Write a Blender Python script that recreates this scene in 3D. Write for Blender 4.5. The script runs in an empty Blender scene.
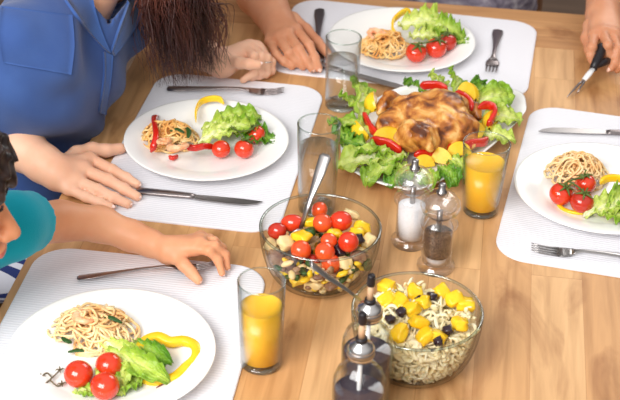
import bpy, bmesh, math, random
import numpy as np
from mathutils import Vector, Matrix, noise
from mathutils.bvhtree import BVHTree
PI = math.pi
random.seed(7)
scene = bpy.context.scene
COL = scene.collection

# ------------------------------------------------------------------ camera
TZ = 0.75                                   # height of the table top
FPX = 1450.0
th = math.radians(32.2); ro = math.radians(1.6); fa = math.radians(7)
def to_table(v):                            # camera-aligned axes -> table-aligned axes
    return Vector((v[0]*math.cos(fa)-v[1]*math.sin(fa), v[0]*math.sin(fa)+v[1]*math.cos(fa), v[2]))
_F = Vector((0, math.cos(th), -math.sin(th))); _R0 = Vector((1, 0, 0)); _U0 = Vector((0, math.sin(th), math.cos(th)))
CF = to_table(_F); CR = to_table(_R0*math.cos(ro)+_U0*math.sin(ro)); CU = to_table(_U0*math.cos(ro)-_R0*math.sin(ro))
CLOC = Vector((0.607, -1.973, TZ+1.184))
cam_d = bpy.data.cameras.new('camera'); cam = bpy.data.objects.new('camera', cam_d); COL.objects.link(cam)
cam.matrix_world = Matrix(((CR.x, CU.x, -CF.x, CLOC.x), (CR.y, CU.y, -CF.y, CLOC.y), (CR.z, CU.z, -CF.z, CLOC.z), (0, 0, 0, 1)))
cam_d.sensor_width = 36; cam_d.lens = FPX/620*36; cam_d.clip_start = 0.05
cam_d.dof.use_dof = True; cam_d.dof.focus_distance = 2.08; cam_d.dof.aperture_fstop = 8.0
scene.camera = cam

# ------------------------------------------------------------------ world, lights, exposure
scene.view_settings.view_transform = 'Standard'; scene.view_settings.look = 'None'
scene.view_settings.gamma = 1.0; scene.view_settings.use_curve_mapping = False
scene.view_settings.exposure = 0.0
scene.cycles.transparent_max_bounces = 32
wd = bpy.data.worlds.new('world'); scene.world = wd; wd.use_nodes = True
nt = wd.node_tree; nt.nodes.clear()
tc = nt.nodes.new('ShaderNodeTexCoord'); sx = nt.nodes.new('ShaderNodeSeparateXYZ')
ma = nt.nodes.new('ShaderNodeMath'); ma.operation = 'MULTIPLY_ADD'; ma.inputs[1].default_value = -0.45
rp = nt.nodes.new('ShaderNodeValToRGB'); bg = nt.nodes.new('ShaderNodeBackground'); wo = nt.nodes.new('ShaderNodeOutputWorld')
nt.links.new(tc.outputs['Generated'], sx.inputs[0]); nt.links.new(sx.outputs['Y'], ma.inputs[0]); nt.links.new(sx.outputs['Z'], ma.inputs[2])
nt.links.new(ma.outputs[0], rp.inputs[0]); nt.links.new(rp.outputs[0], bg.inputs[0]); nt.links.new(bg.outputs[0], wo.inputs[0])
e = rp.color_ramp.elements
e[0].position = 0.0; e[0].color = (.16, .145, .135, 1); e[1].position = 0.85; e[1].color = (1, .99, .98, 1)
x = e.new(0.45); x.color = (.62, .60, .58, 1)
bg.inputs[1].default_value = 0.76
def area(name, loc, target, size, power, color=(1, 1, 1)):
    l = bpy.data.lights.new(name, 'AREA'); l.shape = 'RECTANGLE'; l.size, l.size_y = size; l.energy = power; l.color = color
    o = bpy.data.objects.new(name, l); COL.objects.link(o); o.location = loc
    o.rotation_euler = (Vector(target)-Vector(loc)).to_track_quat('-Z', 'Y').to_euler(); return o
area('window_light', (-.55, -2.3, 2.55), (.35, .0, .75), (1.9, 1.3), 104, (1, .985, .96))
area('back_window_light', (1.6, 2.4, 2.6), (.45, .0, .75), (1.5, 1.3), 30, (1, .98, .95))

# ------------------------------------------------------------------ helpers
def W(px, py, h=0.0):                       # the point at height h above the table top seen at a place of the photo
    d = CF + CR*((px-310)/FPX) - CU*((py-200)/FPX)
    t = (TZ+h-CLOC.z)/d.z
    return CLOC + d*t
def S(r, g, b):                             # 0-255 display colour -> linear
    f = lambda c: (c/255/12.92) if c/255 <= .04045 else ((c/255+.055)/1.055)**2.4
    return (f(r), f(g), f(b), 1)
def tag(o, label=None, cat=None, group=None, kind=None):
    if label: o['label'] = label
    if cat: o['category'] = cat
    if group: o['group'] = group
    if kind: o['kind'] = kind
    return o
def thing(name, label, cat, loc=(0, 0, 0), rotz=0, group=None, rot=None):
    o = bpy.data.objects.new(name, None); COL.objects.link(o); o.empty_display_size = .02
    o.location = loc; o.rotation_euler = rot if rot else (0, 0, rotz)
    return tag(o, label, cat, group)
def mk(name, verts, faces, mat, parent=None, loc=None, smooth=True, uvs=None, rot=None):
    me = bpy.data.meshes.new(name); me.from_pydata([tuple(v) for v in verts] if not isinstance(verts, np.ndarray) else verts.tolist(), [], faces if not isinstance(faces, np.ndarray) else faces.tolist())
    if smooth: me.shade_smooth()
    if uvs is not None:
        ul = me.uv_layers.new(name='UVMap')
        li = np.zeros(len(me.loops), dtype=np.int32); me.loops.foreach_get('vertex_index', li)
        ul.data.foreach_set('uv', np.array(uvs, dtype=np.float32)[li].ravel())
    me.materials.append(mat); me.update()
    o = bpy.data.objects.new(name, me); COL.objects.link(o)
    if parent: o.parent = parent
    if loc is not None: o.location = loc
    if rot is not None: o.rotation_euler = rot
    return o
def dup(o, parent=None):
    c = o.copy(); COL.objects.link(c)
    if parent: c.parent = parent
    for ch in list(o.children): dup(ch, c)
    return c
class MB:
    def __init__(s): s.v = []; s.f = []
    def add(s, v, f):
        n = len(s.v); s.v += [tuple(q) for q in v]; s.f += [tuple(i+n for i in q) for q in f]
    def box(s, a, b, bev=0):
        x0, y0, z0 = a; x1, y1, z1 = b
        s.add([(x0,y0,z0),(x1,y0,z0),(x1,y1,z0),(x0,y1,z0),(x0,y0,z1),(x1,y0,z1),(x1,y1,z1),(x0,y1,z1)],
              [(0,3,2,1),(4,5,6,7),(0,1,5,4),(1,2,6,5),(2,3,7,6),(3,0,4,7)])
    def tube(s, pts, r, n=6, cap=True, flat=1.0):
        pts = [Vector(p) for p in pts]; k = len(pts); rr = r if hasattr(r, '__len__') else [r]*k
        up = Vector((0, 0, 1)); V = []; F = []
        t0 = (pts[1]-pts[0]).normalized()
        a = t0.orthogonal().normalized() if abs(t0.z) > .9 else t0.cross(up).normalized()
        for i in range(k):
            t = (pts[min(i+1, k-1)]-pts[max(i-1, 0)]).normalized()
            a = (a - t*a.dot(t)); a = a.normalized() if a.length > 1e-6 else t.orthogonal().normalized(); b = t.cross(a)
            for j in range(n):
                w = 2*PI*j/n; V.append(pts[i]+a*math.cos(w)*rr[i]+b*math.sin(w)*rr[i]*flat)
        for i in range(k-1):
            for j in range(n):
                j2 = (j+1) % n; F.append((i*n+j, i*n+j2, (i+1)*n+j2, (i+1)*n+j))
        if cap: F.append(tuple(range(n-1, -1, -1))); F.append(tuple((k-1)*n+j for j in range(n)))
        s.add(V, F)
    def lathe(s, prof, n=48, c=(0, 0, 0)):
        V = []; F = []; k = len(prof)
        for r, z in prof:
            for j in range(n):
                w = 2*PI*j/n; V.append((c[0]+max(r, 1e-5)*math.cos(w), c[1]+max(r, 1e-5)*math.sin(w), c[2]+z))
        for i in range(k-1):
            for j in range(n):
                j2 = (j+1) % n; F.append((i*n+j, i*n+j2, (i+1)*n+j2, (i+1)*n+j))
        if prof[0][0] < 1e-4: pass
        s.add(V, F)
    def build(s, name, mat, parent=None, **k): return mk(name, s.v, s.f, mat, parent, **k)
def bez(p0, p1, p2, n=16, p3=None):
    out = []
    for i in range(n+1):
        t = i/n
        if p3 is None: out.append(Vector(p0)*(1-t)**2+Vector(p1)*2*t*(1-t)+Vector(p2)*t*t)
        else: out.append(Vector(p0)*(1-t)**3+Vector(p1)*3*t*(1-t)**2+Vector(p2)*3*t*t*(1-t)+Vector(p3)*t**3)
    return out
def catmull(P, n=6, closed=False):
    P = [Vector(p) for p in P]; out = []; m = len(P)
    rng = range(m) if closed else range(m-1)
    for i in rng:
        g = (lambda k: P[k % m]) if closed else (lambda k: P[min(max(k, 0), m-1)])
        a, b, c, d = g(i-1), g(i), g(i+1), g(i+2)
        for j in range(n):
            t = j/n; out.append(.5*((2*b)+(c-a)*t+(2*a-5*b+4*c-d)*t*t+(3*b-a-3*c+d)*t**3))
    if not closed: out.append(P[-1])
    return out

# ---- smooth signed-distance bodies, meshed by surface nets
class SDF:
    def __init__(s, lo, hi, h):
        s.lo = np.array(lo, float); s.h = h; s.n = np.ceil((np.array(hi)-s.lo)/h).astype(int)+1
        s.g = np.full(s.n, .05, np.float32)
    def _sub(s, lo, hi):
        a = np.clip(np.floor((np.array(lo)-s.lo)/s.h).astype(int), 0, s.n); b = np.clip(np.ceil((np.array(hi)-s.lo)/s.h).astype(int)+1, 0, s.n)
        sl = tuple(slice(i, j) for i, j in zip(a, b))
        ax = [(s.lo[i]+np.arange(a[i], b[i])*s.h).astype(np.float32) for i in range(3)]
        return sl, ax[0][:, None, None], ax[1][None, :, None], ax[2][None, None, :]
    def _min(s, sl, d, k):
        g = s.g[sl]
        if k > 0:
            h = np.clip(.5+.5*(d-g)/k, 0, 1); s.g[sl] = d*(1-h)+g*h-k*h*(1-h)
        else: s.g[sl] = np.minimum(g, d)
    def cap(s, a, b, ra, rb=None, k=.008):
        rb = ra if rb is None else rb; a = np.array(a, float); b = np.array(b, float); m = max(ra, rb)+.02+k
        sl, X, Y, Z = s._sub(np.minimum(a, b)-m, np.maximum(a, b)+m)
        if s.g[sl].size == 0: return
        ab = b-a; L = max(ab@ab, 1e-9); t = np.clip(((X-a[0])*ab[0]+(Y-a[1])*ab[1]+(Z-a[2])*ab[2])/L, 0, 1)
        d = np.sqrt((X-a[0]-t*ab[0])**2+(Y-a[1]-t*ab[1])**2+(Z-a[2]-t*ab[2])**2)-(ra+t*(rb-ra))
        s._min(sl, d.astype(np.float32), k)
    def chain(s, pts, rad, k=.008):
        for i in range(len(pts)-1): s.cap(pts[i], pts[i+1], rad[i], rad[i+1], k)
    def _ell(s, c, r, rot, m):
        c = np.array(c, float); r = np.array(r, float); M = np.array(rot.to_matrix() if rot is not None else np.eye(3)); R = r.max()+m
        sl, X, Y, Z = s._sub(c-R, c+R); X = X-c[0]; Y = Y-c[1]; Z = Z-c[2]
        q = [(X*M[0, i]+Y*M[1, i]+Z*M[2, i]) for i in range(3)]
        k0 = np.sqrt(sum((q[i]/r[i])**2 for i in range(3))); k1 = np.sqrt(sum((q[i]/r[i]**2)**2 for i in range(3)))
        return sl, (k0*(k0-1)/np.maximum(k1, 1e-6)).astype(np.float32)
    def ell(s, c, r, rot=None, k=.01):
        sl, d = s._ell(c, r, rot, .02+k)
        if s.g[sl].size: s._min(sl, d, k)
    def cut(s, c, r, rot=None, k=.004):
        sl, d = s._ell(c, r, rot, .02+k)
        if s.g[sl].size == 0: return
        d = -d; g = s.g[sl]; h = np.clip(.5-.5*(d-g)/k, 0, 1); s.g[sl] = d*(1-h)+g*h+k*h*(1-h)
    def cutcap(s, a, b, ra, rb):
        a = np.array(a, float); b = np.array(b, float); m = max(ra, rb)+.02
        sl, X, Y, Z = s._sub(np.minimum(a, b)-m, np.maximum(a, b)+m); ab = b-a; L = ab@ab
        t = np.clip(((X-a[0])*ab[0]+(Y-a[1])*ab[1]+(Z-a[2])*ab[2])/L, 0, 1)
        d = np.sqrt((X-a[0]-t*ab[0])**2+(Y-a[1]-t*ab[1])**2+(Z-a[2]-t*ab[2])**2)-(ra+t*(rb-ra))
        s.g[sl] = np.maximum(s.g[sl], -d)
    def plane(s, p, n):                     # keep the side the normal points away from
        sl, X, Y, Z = s._sub(s.lo, s.lo+s.n*s.h); n = np.array(n, float); n /= np.linalg.norm(n)
        s.g = np.maximum(s.g, ((X-p[0])*n[0]+(Y-p[1])*n[1]+(Z-p[2])*n[2]).astype(np.float32))
    def wave(s, fn):
        sl, X, Y, Z = s._sub(s.lo, s.lo+s.n*s.h); s.g = s.g+fn(X, Y, Z).astype(np.float32)
    def mesh(s):
        g = s.g; neg = g < 0
        for a in range(3):                  # keep the surface closed inside the grid
            sl = [slice(None)]*3
            for e_ in (0, -1): sl[a] = e_; g[tuple(sl)] = np.maximum(g[tuple(sl)], 1e-4)
        neg = g < 0
        c = sum(neg[i:g.shape[0]-1+i, j:g.shape[1]-1+j, k:g.shape[2]-1+k].astype(np.int8) for i in (0, 1) for j in (0, 1) for k in (0, 1))
        act = (c > 0) & (c < 8); idx = np.argwhere(act); N = len(idx); ids = np.full(act.shape, -1, np.int32); ids[act] = np.arange(N)
        cv = {}
        for i in (0, 1):
            for j in (0, 1):
                for k in (0, 1): cv[i, j, k] = g[idx[:, 0]+i, idx[:, 1]+j, idx[:, 2]+k]
        acc = np.zeros((N, 3)); cnt = np.zeros(N)
        for p in cv:
            for a in range(3):
                if p[a] == 0:
                    q = list(p); q[a] = 1; A = cv[p]; B = cv[tuple(q)]; m = (A < 0) != (B < 0)
                    t = np.where(m, A/np.where(m, A-B, 1), 0)
                    pos = np.tile(np.array(p, float), (N, 1)); pos[:, a] += t
                    acc[m] += pos[m]; cnt[m] += 1
        V = s.lo+(idx+acc/np.maximum(cnt, 1)[:, None])*s.h
        F = []
        for a in range(3):
            b, c2 = (a+1) % 3, (a+2) % 3
            sl0 = [slice(None)]*3; sl1 = [slice(None)]*3; sl0[a] = slice(0, -1); sl1[a] = slice(1, None)
            m = neg[tuple(sl0)] != neg[tuple(sl1)]; e_ = np.argwhere(m)
            e_ = e_[(e_[:, b] > 0) & (e_[:, c2] > 0) & (e_[:, b] < g.shape[b]-1) & (e_[:, c2] < g.shape[c2]-1)]
            def gi(db, dc):
                q = e_.copy(); q[:, b] -= db; q[:, c2] -= dc; return ids[q[:, 0], q[:, 1], q[:, 2]]
            Q = np.stack([gi(1, 1), gi(0, 1), gi(0, 0), gi(1, 0)], 1)
            fl = ~neg[e_[:, 0], e_[:, 1], e_[:, 2]]; Q[fl] = Q[fl][:, ::-1]; F.append(Q)
        return V, np.concatenate(F)
    def build(s, name, mat, parent=None, origin=(0, 0, 0)):
        V, F = s.mesh(); return mk(name, V-np.array(origin, float), F, mat, parent)

# ------------------------------------------------------------------ materials
def mat(name, color=(.8, .8, .8, 1), rough=.5, metal=0, spec=.5, sss=0, sssr=(.01, .005, .003), coat=0, trans=0, ior=1.45, sheen=0):
    m = bpy.data.materials.new(name); m.use_nodes = True; b = m.node_tree.nodes['Principled BSDF']
    b.inputs['Base Color'].default_value = color; b.inputs['Roughness'].default_value = rough; b.inputs['Metallic'].default_value = metal
    b.inputs['Specular IOR Level'].default_value = spec; b.inputs['Subsurface Weight'].default_value = sss; b.inputs['Subsurface Radius'].default_value = sssr
    b.inputs['Subsurface Scale'].default_value = 1.0; b.inputs['Coat Weight'].default_value = coat; b.inputs['Transmission Weight'].default_value = trans
    b.inputs['IOR'].default_value = ior; b.inputs['Sheen Weight'].default_value = sheen
    return m
def nodes(m): return m.node_tree, m.node_tree.nodes['Principled BSDF']
def noisy(m, cols, scale=20, detail=4, bump=0, bscale=None, coord='Object', stretch=(1, 1, 1), dist=0.002, lo=.3, hi=.7, distort=0):
    t, b = nodes(m); tc = t.nodes.new('ShaderNodeTexCoord'); mp = t.nodes.new('ShaderNodeMapping'); mp.inputs['Scale'].default_value = stretch
    n = t.nodes.new('ShaderNodeTexNoise'); n.inputs['Scale'].default_value = scale; n.inputs['Detail'].default_value = detail; n.inputs['Distortion'].default_value = distort
    r = t.nodes.new('ShaderNodeValToRGB'); el = r.color_ramp.elements
    for i, c in enumerate(cols):
        p = lo+(hi-lo)*i/(len(cols)-1)
        if i == 0: q = el[0]; q.position = p
        elif i == len(cols)-1: q = el[len(el)-1]; q.position = p
        else: q = el.new(p)
        q.color = c
    t.links.new(tc.outputs[coord], mp.inputs[0]); t.links.new(mp.outputs[0], n.inputs['Vector']); t.links.new(n.outputs['Fac'], r.inputs[0]); t.links.new(r.outputs[0], b.inputs['Base Color'])
    if bump:
        n2 = t.nodes.new('ShaderNodeTexNoise'); n2.inputs['Scale'].default_value = bscale or scale; n2.inputs['Detail'].default_value = 5
        t.links.new(mp.outputs[0], n2.inputs['Vector'])
        bp = t.nodes.new('ShaderNodeBump'); bp.inputs['Strength'].default_value = bump; bp.inputs['Distance'].default_value = dist
        t.links.new(n2.outputs['Fac'], bp.inputs['Height']); t.links.new(bp.outputs[0], b.inputs['Normal'])
    return m
def glass_mat(name, tint=(.97, .99, .98), edge=(.62, .72, .70), ior=1.45, rough=0.02, gl=.8, edge_pow=5):
    # clear thin glass: what passes straight through, plus Fresnel reflection; longer paths at the rim absorb more
    m = bpy.data.materials.new(name); m.use_nodes = True; t = m.node_tree; t.nodes.clear()
    o = t.nodes.new('ShaderNodeOutputMaterial'); mx = t.nodes.new('ShaderNodeMixShader'); tr = t.nodes.new('ShaderNodeBsdfTransparent'); g = t.nodes.new('ShaderNodeBsdfGlossy')
    lw = t.nodes.new('ShaderNodeLayerWeight'); lw.inputs[0].default_value = .5
    f0 = ((ior-1)/(ior+1))**2                # Schlick's Fresnel, the same from either side of the wall
    pw = t.nodes.new('ShaderNodeMath'); pw.operation = 'POWER'; pw.inputs[1].default_value = 5; fr = t.nodes.new('ShaderNodeMath'); fr.operation = 'MULTIPLY_ADD'; fr.inputs[1].default_value = 1-f0; fr.inputs[2].default_value = f0
    p3 = t.nodes.new('ShaderNodeMath'); p3.operation = 'POWER'; p3.inputs[1].default_value = edge_pow
    t.links.new(lw.outputs['Facing'], pw.inputs[0]); t.links.new(pw.outputs[0], fr.inputs[0]); t.links.new(lw.outputs['Facing'], p3.inputs[0])
    cm = t.nodes.new('ShaderNodeMix'); cm.data_type = 'RGBA'; cm.inputs[6].default_value = (*tint, 1); cm.inputs[7].default_value = (*edge, 1)
    g.inputs['Roughness'].default_value = rough; g.inputs['Color'].default_value = (gl, gl, gl, 1)
    t.links.new(p3.outputs[0], cm.inputs[0]); t.links.new(cm.outputs[2], tr.inputs[0]); t.links.new(fr.outputs[0], mx.inputs[0])
    t.links.new(tr.outputs[0], mx.inputs[1]); t.links.new(g.outputs[0], mx.inputs[2]); t.links.new(mx.outputs[0], o.inputs[0])
    return m
def wood_mat(name, along='y', base=(S(221, 176, 125), S(213, 165, 113), S(201, 150, 98))):
    m = mat(name, rough=.42, spec=.35); t, b = nodes(m); N = t.nodes.new; L = t.links.new
    tc = N('ShaderNodeTexCoord'); mp = N('ShaderNodeMapping')
    if along == 'y': mp.inputs['Rotation'].default_value = (0, 0, PI/2)
    L(tc.outputs['Object'], mp.inputs[0])
    br = N('ShaderNodeTexBrick'); br.offset = .37; br.inputs['Scale'].default_value = 1; br.inputs['Brick Width'].default_value = .62; br.inputs['Row Height'].default_value = .072
    br.inputs['Mortar Size'].default_value = .0006; br.inputs['Mortar Smooth'].default_value = .4; br.inputs['Color1'].default_value = (0, 0, 0, 1); br.inputs['Color2'].default_value = (1, 1, 1, 1); br.inputs['Mortar'].default_value = (.5, .5, .5, 1)
    L(mp.outputs[0], br.inputs['Vector'])
    r1 = N('ShaderNodeValToRGB'); r1.color_ramp.elements[0].color = base[0]; r1.color_ramp.elements[1].color = base[2]; q = r1.color_ramp.elements.new(.5); q.color = base[1]
    L(br.outputs['Color'], r1.inputs[0])
    ms = N('ShaderNodeMapping'); ms.inputs['Scale'].default_value = (2.2, 26, 26); L(mp.outputs[0], ms.inputs[0])
    # shift the grain from stave to stave
    va = N('ShaderNodeVectorMath'); va.operation = 'ADD'; cb = N('ShaderNodeCombineXYZ'); mm = N('ShaderNodeMath'); mm.operation = 'MULTIPLY'; mm.inputs[1].default_value = 31
    L(br.outputs['Color'], mm.inputs[0]); L(mm.outputs[0], cb.inputs[2]); L(ms.outputs[0], va.inputs[0]); L(cb.outputs[0], va.inputs[1])
    n = N('ShaderNodeTexNoise'); n.inputs['Scale'].default_value = 2.2; n.inputs['Detail'].default_value = 6; n.inputs['Distortion'].default_value = .6; L(va.outputs[0], n.inputs['Vector'])
    r2 = N('ShaderNodeValToRGB'); r2.color_ramp.elements[0].position = .32; r2.color_ramp.elements[0].color = (.70, .62, .54, 1); r2.color_ramp.elements[1].position = .62; r2.color_ramp.elements[1].color = (1.04, 1.03, 1.02, 1)
    L(n.outputs['Fac'], r2.inputs[0])
    # cloudy knots
    mk2 = N('ShaderNodeMapping'); mk2.inputs['Scale'].default_value = (3.2, 7.5, 5); L(mp.outputs[0], mk2.inputs[0])
    n3 = N('ShaderNodeTexNoise'); n3.inputs['Scale'].default_value = 1.5; n3.inputs['Detail'].default_value = 5; n3.inputs['Distortion'].default_value = 1.2; L(mk2.outputs[0], n3.inputs['Vector'])
    r3 = N('ShaderNodeValToRGB'); r3.color_ramp.elements[0].position = .30; r3.color_ramp.elements[0].color = (.56, .43, .33, 1); r3.color_ramp.elements[1].position = .47; r3.color_ramp.elements[1].color = (1, 1, 1, 1)
    L(n3.outputs['Fac'], r3.inputs[0])
    m1 = N('ShaderNodeMix'); m1.data_type = 'RGBA'; m1.blend_type = 'MULTIPLY'; m1.inputs[0].default_value = .75; L(r1.outputs[0], m1.inputs[6]); L(r2.outputs[0], m1.inputs[7])
    m2 = N('ShaderNodeMix'); m2.data_type = 'RGBA'; m2.blend_type = 'MULTIPLY'; m2.inputs[0].default_value = .8; L(m1.outputs[2], m2.inputs[6]); L(r3.outputs[0], m2.inputs[7])
    m3 = N('ShaderNodeMix'); m3.data_type = 'RGBA'; m3.blend_type = 'MULTIPLY'; L(br.outputs['Fac'], m3.inputs[0]); L(m2.outputs[2], m3.inputs[6]); m3.inputs[7].default_value = (.80, .72, .64, 1)
    L(m3.outputs[2], b.inputs['Base Color'])
    bp = N('ShaderNodeBump'); bp.inputs['Strength'].default_value = .12; bp.inputs['Distance'].default_value = .001; L(n.outputs['Fac'], bp.inputs['Height']); L(bp.outputs[0], b.inputs['Normal'])
    return m
M = {}
M['wood'] = wood_mat('table_wood'); M['wood_end'] = wood_mat('table_wood_end', 'x', (S(205, 155, 105), S(192, 142, 94), S(178, 126, 80)))
M['dark_wood'] = noisy(mat('chair_wood', rough=.45), [S(96, 62, 38), S(130, 88, 56)], 8, stretch=(1, 1, 6))
M['floor'] = noisy(mat('floor_boards', rough=.5), [S(78, 60, 48), S(104, 82, 66)], 3, stretch=(1, 8, 1))
M['porcelain'] = mat('white_porcelain', S(247, 246, 243), .16, spec=.5)
m = mat('placemat_weave', S(243, 242, 245), .8); t, b = nodes(m)
tc = t.nodes.new('ShaderNodeTexCoord'); wv = t.nodes.new('ShaderNodeTexWave'); wv.inputs['Scale'].default_value = 60; wv.inputs['Distortion'].default_value = 1.2; wv.bands_direction = 'Y'
wv.inputs['Detail Scale'].default_value = 3
t.links.new(tc.outputs['Object'], wv.inputs['Vector']); bp = t.nodes.new('ShaderNodeBump'); bp.inputs['Strength'].default_value = .35; bp.inputs['Distance'].default_value = .0012
t.links.new(wv.outputs['Fac'], bp.inputs['Height']); t.links.new(bp.outputs[0], b.inputs['Normal'])
rr = t.nodes.new('ShaderNodeValToRGB'); rr.color_ramp.elements[0].color = S(228, 227, 233); rr.color_ramp.elements[1].color = S(238, 237, 242)
t.links.new(wv.outputs['Fac'], rr.inputs[0]); t.links.new(rr.outputs[0], b.inputs['Base Color']); M['mat'] = m
M['steel'] = noisy(mat('brushed_steel', rough=.28, metal=1), [S(150, 146, 146), S(176, 172, 170)], 60, stretch=(.2, 1, 1))
M['steel_dark'] = mat('dark_steel', S(150, 141, 140), .3, 1)
M['glass'] = glass_mat('clear_glass', (.992, .996, .995), (.36, .42, .42)); M['glass_thick'] = glass_mat('bowl_glass', (.993, .994, .990), (.32, .38, .33), gl=.65)
M['water'] = glass_mat('water', (.955, .965, .97), (.55, .6, .62), 1.5)
M['acrylic'] = glass_mat('clear_acrylic', (.985, .985, .99), (.84, .84, .86), 1.9, .14, 1.0, 4); M['rim'] = glass_mat('glass_rim', (.86, .90, .87), (.22, .30, .26), 1.9, .05, 1.0, 2)
M['juice'] = mat('orange_juice', S(255, 194, 46), .25, sss=.2, sssr=(.02, .01, .002))
M['tomato'] = noisy(mat('tomato_skin', rough=.12, spec=.6, sss=.12, sssr=(.01, .002, .001), coat=.5), [S(204, 42, 18), S(226, 66, 30)], 30)
M['tomato_o'] = noisy(mat('orange_tomato_skin', rough=.12, spec=.6, sss=.12, sssr=(.01, .002, .001), coat=.5), [S(214, 66, 26), S(234, 92, 38)], 30)
M['tomato_d'] = noisy(mat('dark_tomato_skin', rough=.12, spec=.6, sss=.1, sssr=(.01, .002, .001), coat=.5), [S(176, 36, 20), S(204, 54, 30)], 30)
M['stem'] = noisy(mat('green_stem', rough=.6), [S(64, 78, 30), S(104, 120, 48)], 120)
M['stem_brown'] = noisy(mat('brown_stem', rough=.6), [S(84, 70, 46), S(110, 92, 66)], 120)
def leaf_mat(name, edge, mid, rib):
    m = mat(name, rough=.38, spec=.45, sss=.25, sssr=(.004, .006, .001)); t, b = nodes(m); N = t.nodes.new; L = t.links.new
    uv = N('ShaderNodeUVMap'); sp = N('ShaderNodeSeparateXYZ'); L(uv.outputs[0], sp.inputs[0])
    a1 = N('ShaderNodeMath'); a1.operation = 'SUBTRACT'; a1.inputs[1].default_value = .5; L(sp.outputs['Y'], a1.inputs[0])
    a2 = N('ShaderNodeMath'); a2.operation = 'ABSOLUTE'; L(a1.outputs[0], a2.inputs[0])
    a3 = N('ShaderNodeMath'); a3.operation = 'MULTIPLY_ADD'; a3.inputs[1].default_value = .45; L(sp.outputs['X'], a3.inputs[0]); L(a2.outputs[0], a3.inputs[2])
    tc = N('ShaderNodeTexCoord'); n = N('ShaderNodeTexNoise'); n.inputs['Scale'].default_value = 55; n.inputs['Detail'].default_value = 5; L(tc.outputs['Object'], n.inputs['Vector'])
    a4 = N('ShaderNodeMath'); a4.operation = 'MULTIPLY_ADD'; a4.inputs[1].default_value = .55; L(n.outputs['Fac'], a4.inputs[0]); L(a3.outputs[0], a4.inputs[2])
    r = N('ShaderNodeValToRGB'); r.color_ramp.elements[0].position = .32; r.color_ramp.elements[0].color = rib; r.color_ramp.elements[1].position = 1.0; r.color_ramp.elements[1].color = edge
    q = r.color_ramp.elements.new(.62); q.color = mid; L(a4.outputs[0], r.inputs[0]); L(r.outputs[0], b.inputs['Base Color'])
    vn = N('ShaderNodeTexVoronoi'); vn.feature = 'DISTANCE_TO_EDGE'; vn.inputs['Scale'].default_value = 160; L(tc.outputs['Object'], vn.inputs['Vector'])
    bp = N('ShaderNodeBump'); bp.inputs['Strength'].default_value = .5; bp.inputs['Distance'].default_value = .002; L(vn.outputs['Distance'], bp.inputs['Height']); L(bp.outputs[0], b.inputs['Normal'])
    return m
M['leaf'] = leaf_mat('lettuce_green', S(126, 164, 44), S(182, 204, 86), S(232, 238, 176))
M['leaf_pale'] = leaf_mat('lettuce_pale', S(172, 196, 78), S(212, 224, 126), S(242, 244, 204))
M['leaf_dark'] = leaf_mat('lettuce_dark', S(78, 128, 28), S(124, 168, 44), S(190, 214, 110))
M['pasta'] = noisy(mat('sauced_spaghetti', rough=.3, spec=.5, sss=.2, sssr=(.006, .004, .002)), [S(232, 170, 104), S(246, 208, 152), S(252, 228, 182)], 45)
M['pasta_orange'] = noisy(mat('orange_sauced_spaghetti', rough=.3, spec=.5, sss=.2, sssr=(.006, .004, .002)), [S(226, 150, 74), S(244, 192, 116), S(252, 224, 170)], 45)
M['pasta_white'] = noisy(mat('creamy_pasta', rough=.35, sss=.2, sssr=(.006, .005, .003)), [S(236, 214, 160), S(248, 234, 190), S(253, 245, 216)], 40)
M['yellow'] = noisy(mat('yellow_pepper_skin', rough=.18, spec=.5, sss=.2, sssr=(.01, .006, .001)), [S(242, 186, 20), S(252, 212, 52)], 50)
M['yellow_pale'] = noisy(mat('pale_yellow_flesh', rough=.25, sss=.2, sssr=(.01, .006, .001)), [S(246, 196, 48), S(252, 216, 84)], 50)
M['red'] = noisy(mat('red_pepper_skin', rough=.15, spec=.6, coat=.3, sss=.1, sssr=(.01, .002, .001)), [S(190, 22, 14), S(220, 44, 26)], 40)
M['red_onion'] = mat('purple_strip', S(128, 44, 50), .4)
M['cream'] = noisy(mat('cream_flesh', rough=.5, sss=.2, sssr=(.006, .005, .003)), [S(226, 192, 128), S(242, 220, 168)], 60, bump=.2, bscale=150)
M['olive'] = mat('black_olive', S(44, 26, 34), .18, coat=.4)
M['egg'] = noisy(mat('aubergine_flesh', rough=.4), [S(112, 72, 58), S(176, 140, 108)], 60)
M['herb'] = mat('dark_herb', S(40, 78, 24), .5)
M['shrimp'] = noisy(mat('cooked_shrimp', rough=.3, sss=.3, sssr=(.008, .003, .002)), [S(232, 140, 84), S(248, 206, 164)], 70)
def skin(name, lo, hi):
    return noisy(mat(name, rough=.45, spec=.4, sss=.18, sssr=(.012, .005, .003)), [lo, hi], 14, bump=.12, bscale=220, dist=.001)
M['skin_w'] = skin('light_skin', S(226, 170, 138), S(240, 190, 160)); M['skin_m'] = skin('tan_skin', S(196, 130, 94), S(218, 156, 120)); M['skin_b'] = skin('child_skin', S(222, 150, 108), S(236, 172, 132))
M['nail'] = mat('fingernail', S(248, 214, 202), .2, coat=.4); M['nail_m'] = mat('fingernail_tan', S(228, 180, 156), .25, coat=.3)
M['lip'] = mat('lips', S(196, 104, 92), .4)
def cloth(name, c1, c2, bump=.3): return noisy(mat(name, rough=.85, spec=.2, sheen=.2), [c1, c2], 9, bump=bump, bscale=500, dist=.0008)
M['blue'] = cloth('blue_blouse', S(54, 80, 138), S(68, 98, 158)); M['teal'] = cloth('teal_cotton', S(0, 150, 174), S(10, 174, 196))
M['grey'] = noisy(mat('grey_check_shirt', rough=.85, spec=.2), [S(108, 100, 116), S(150, 142, 156), S(214, 208, 212)], 22, stretch=(1, 3, 3), lo=.35, hi=.75)
M['denim'] = cloth('dark_denim', S(58, 56, 62), S(78, 74, 78)); M['under'] = cloth('lilac_top', S(206, 160, 158), S(222, 180, 176))
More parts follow.
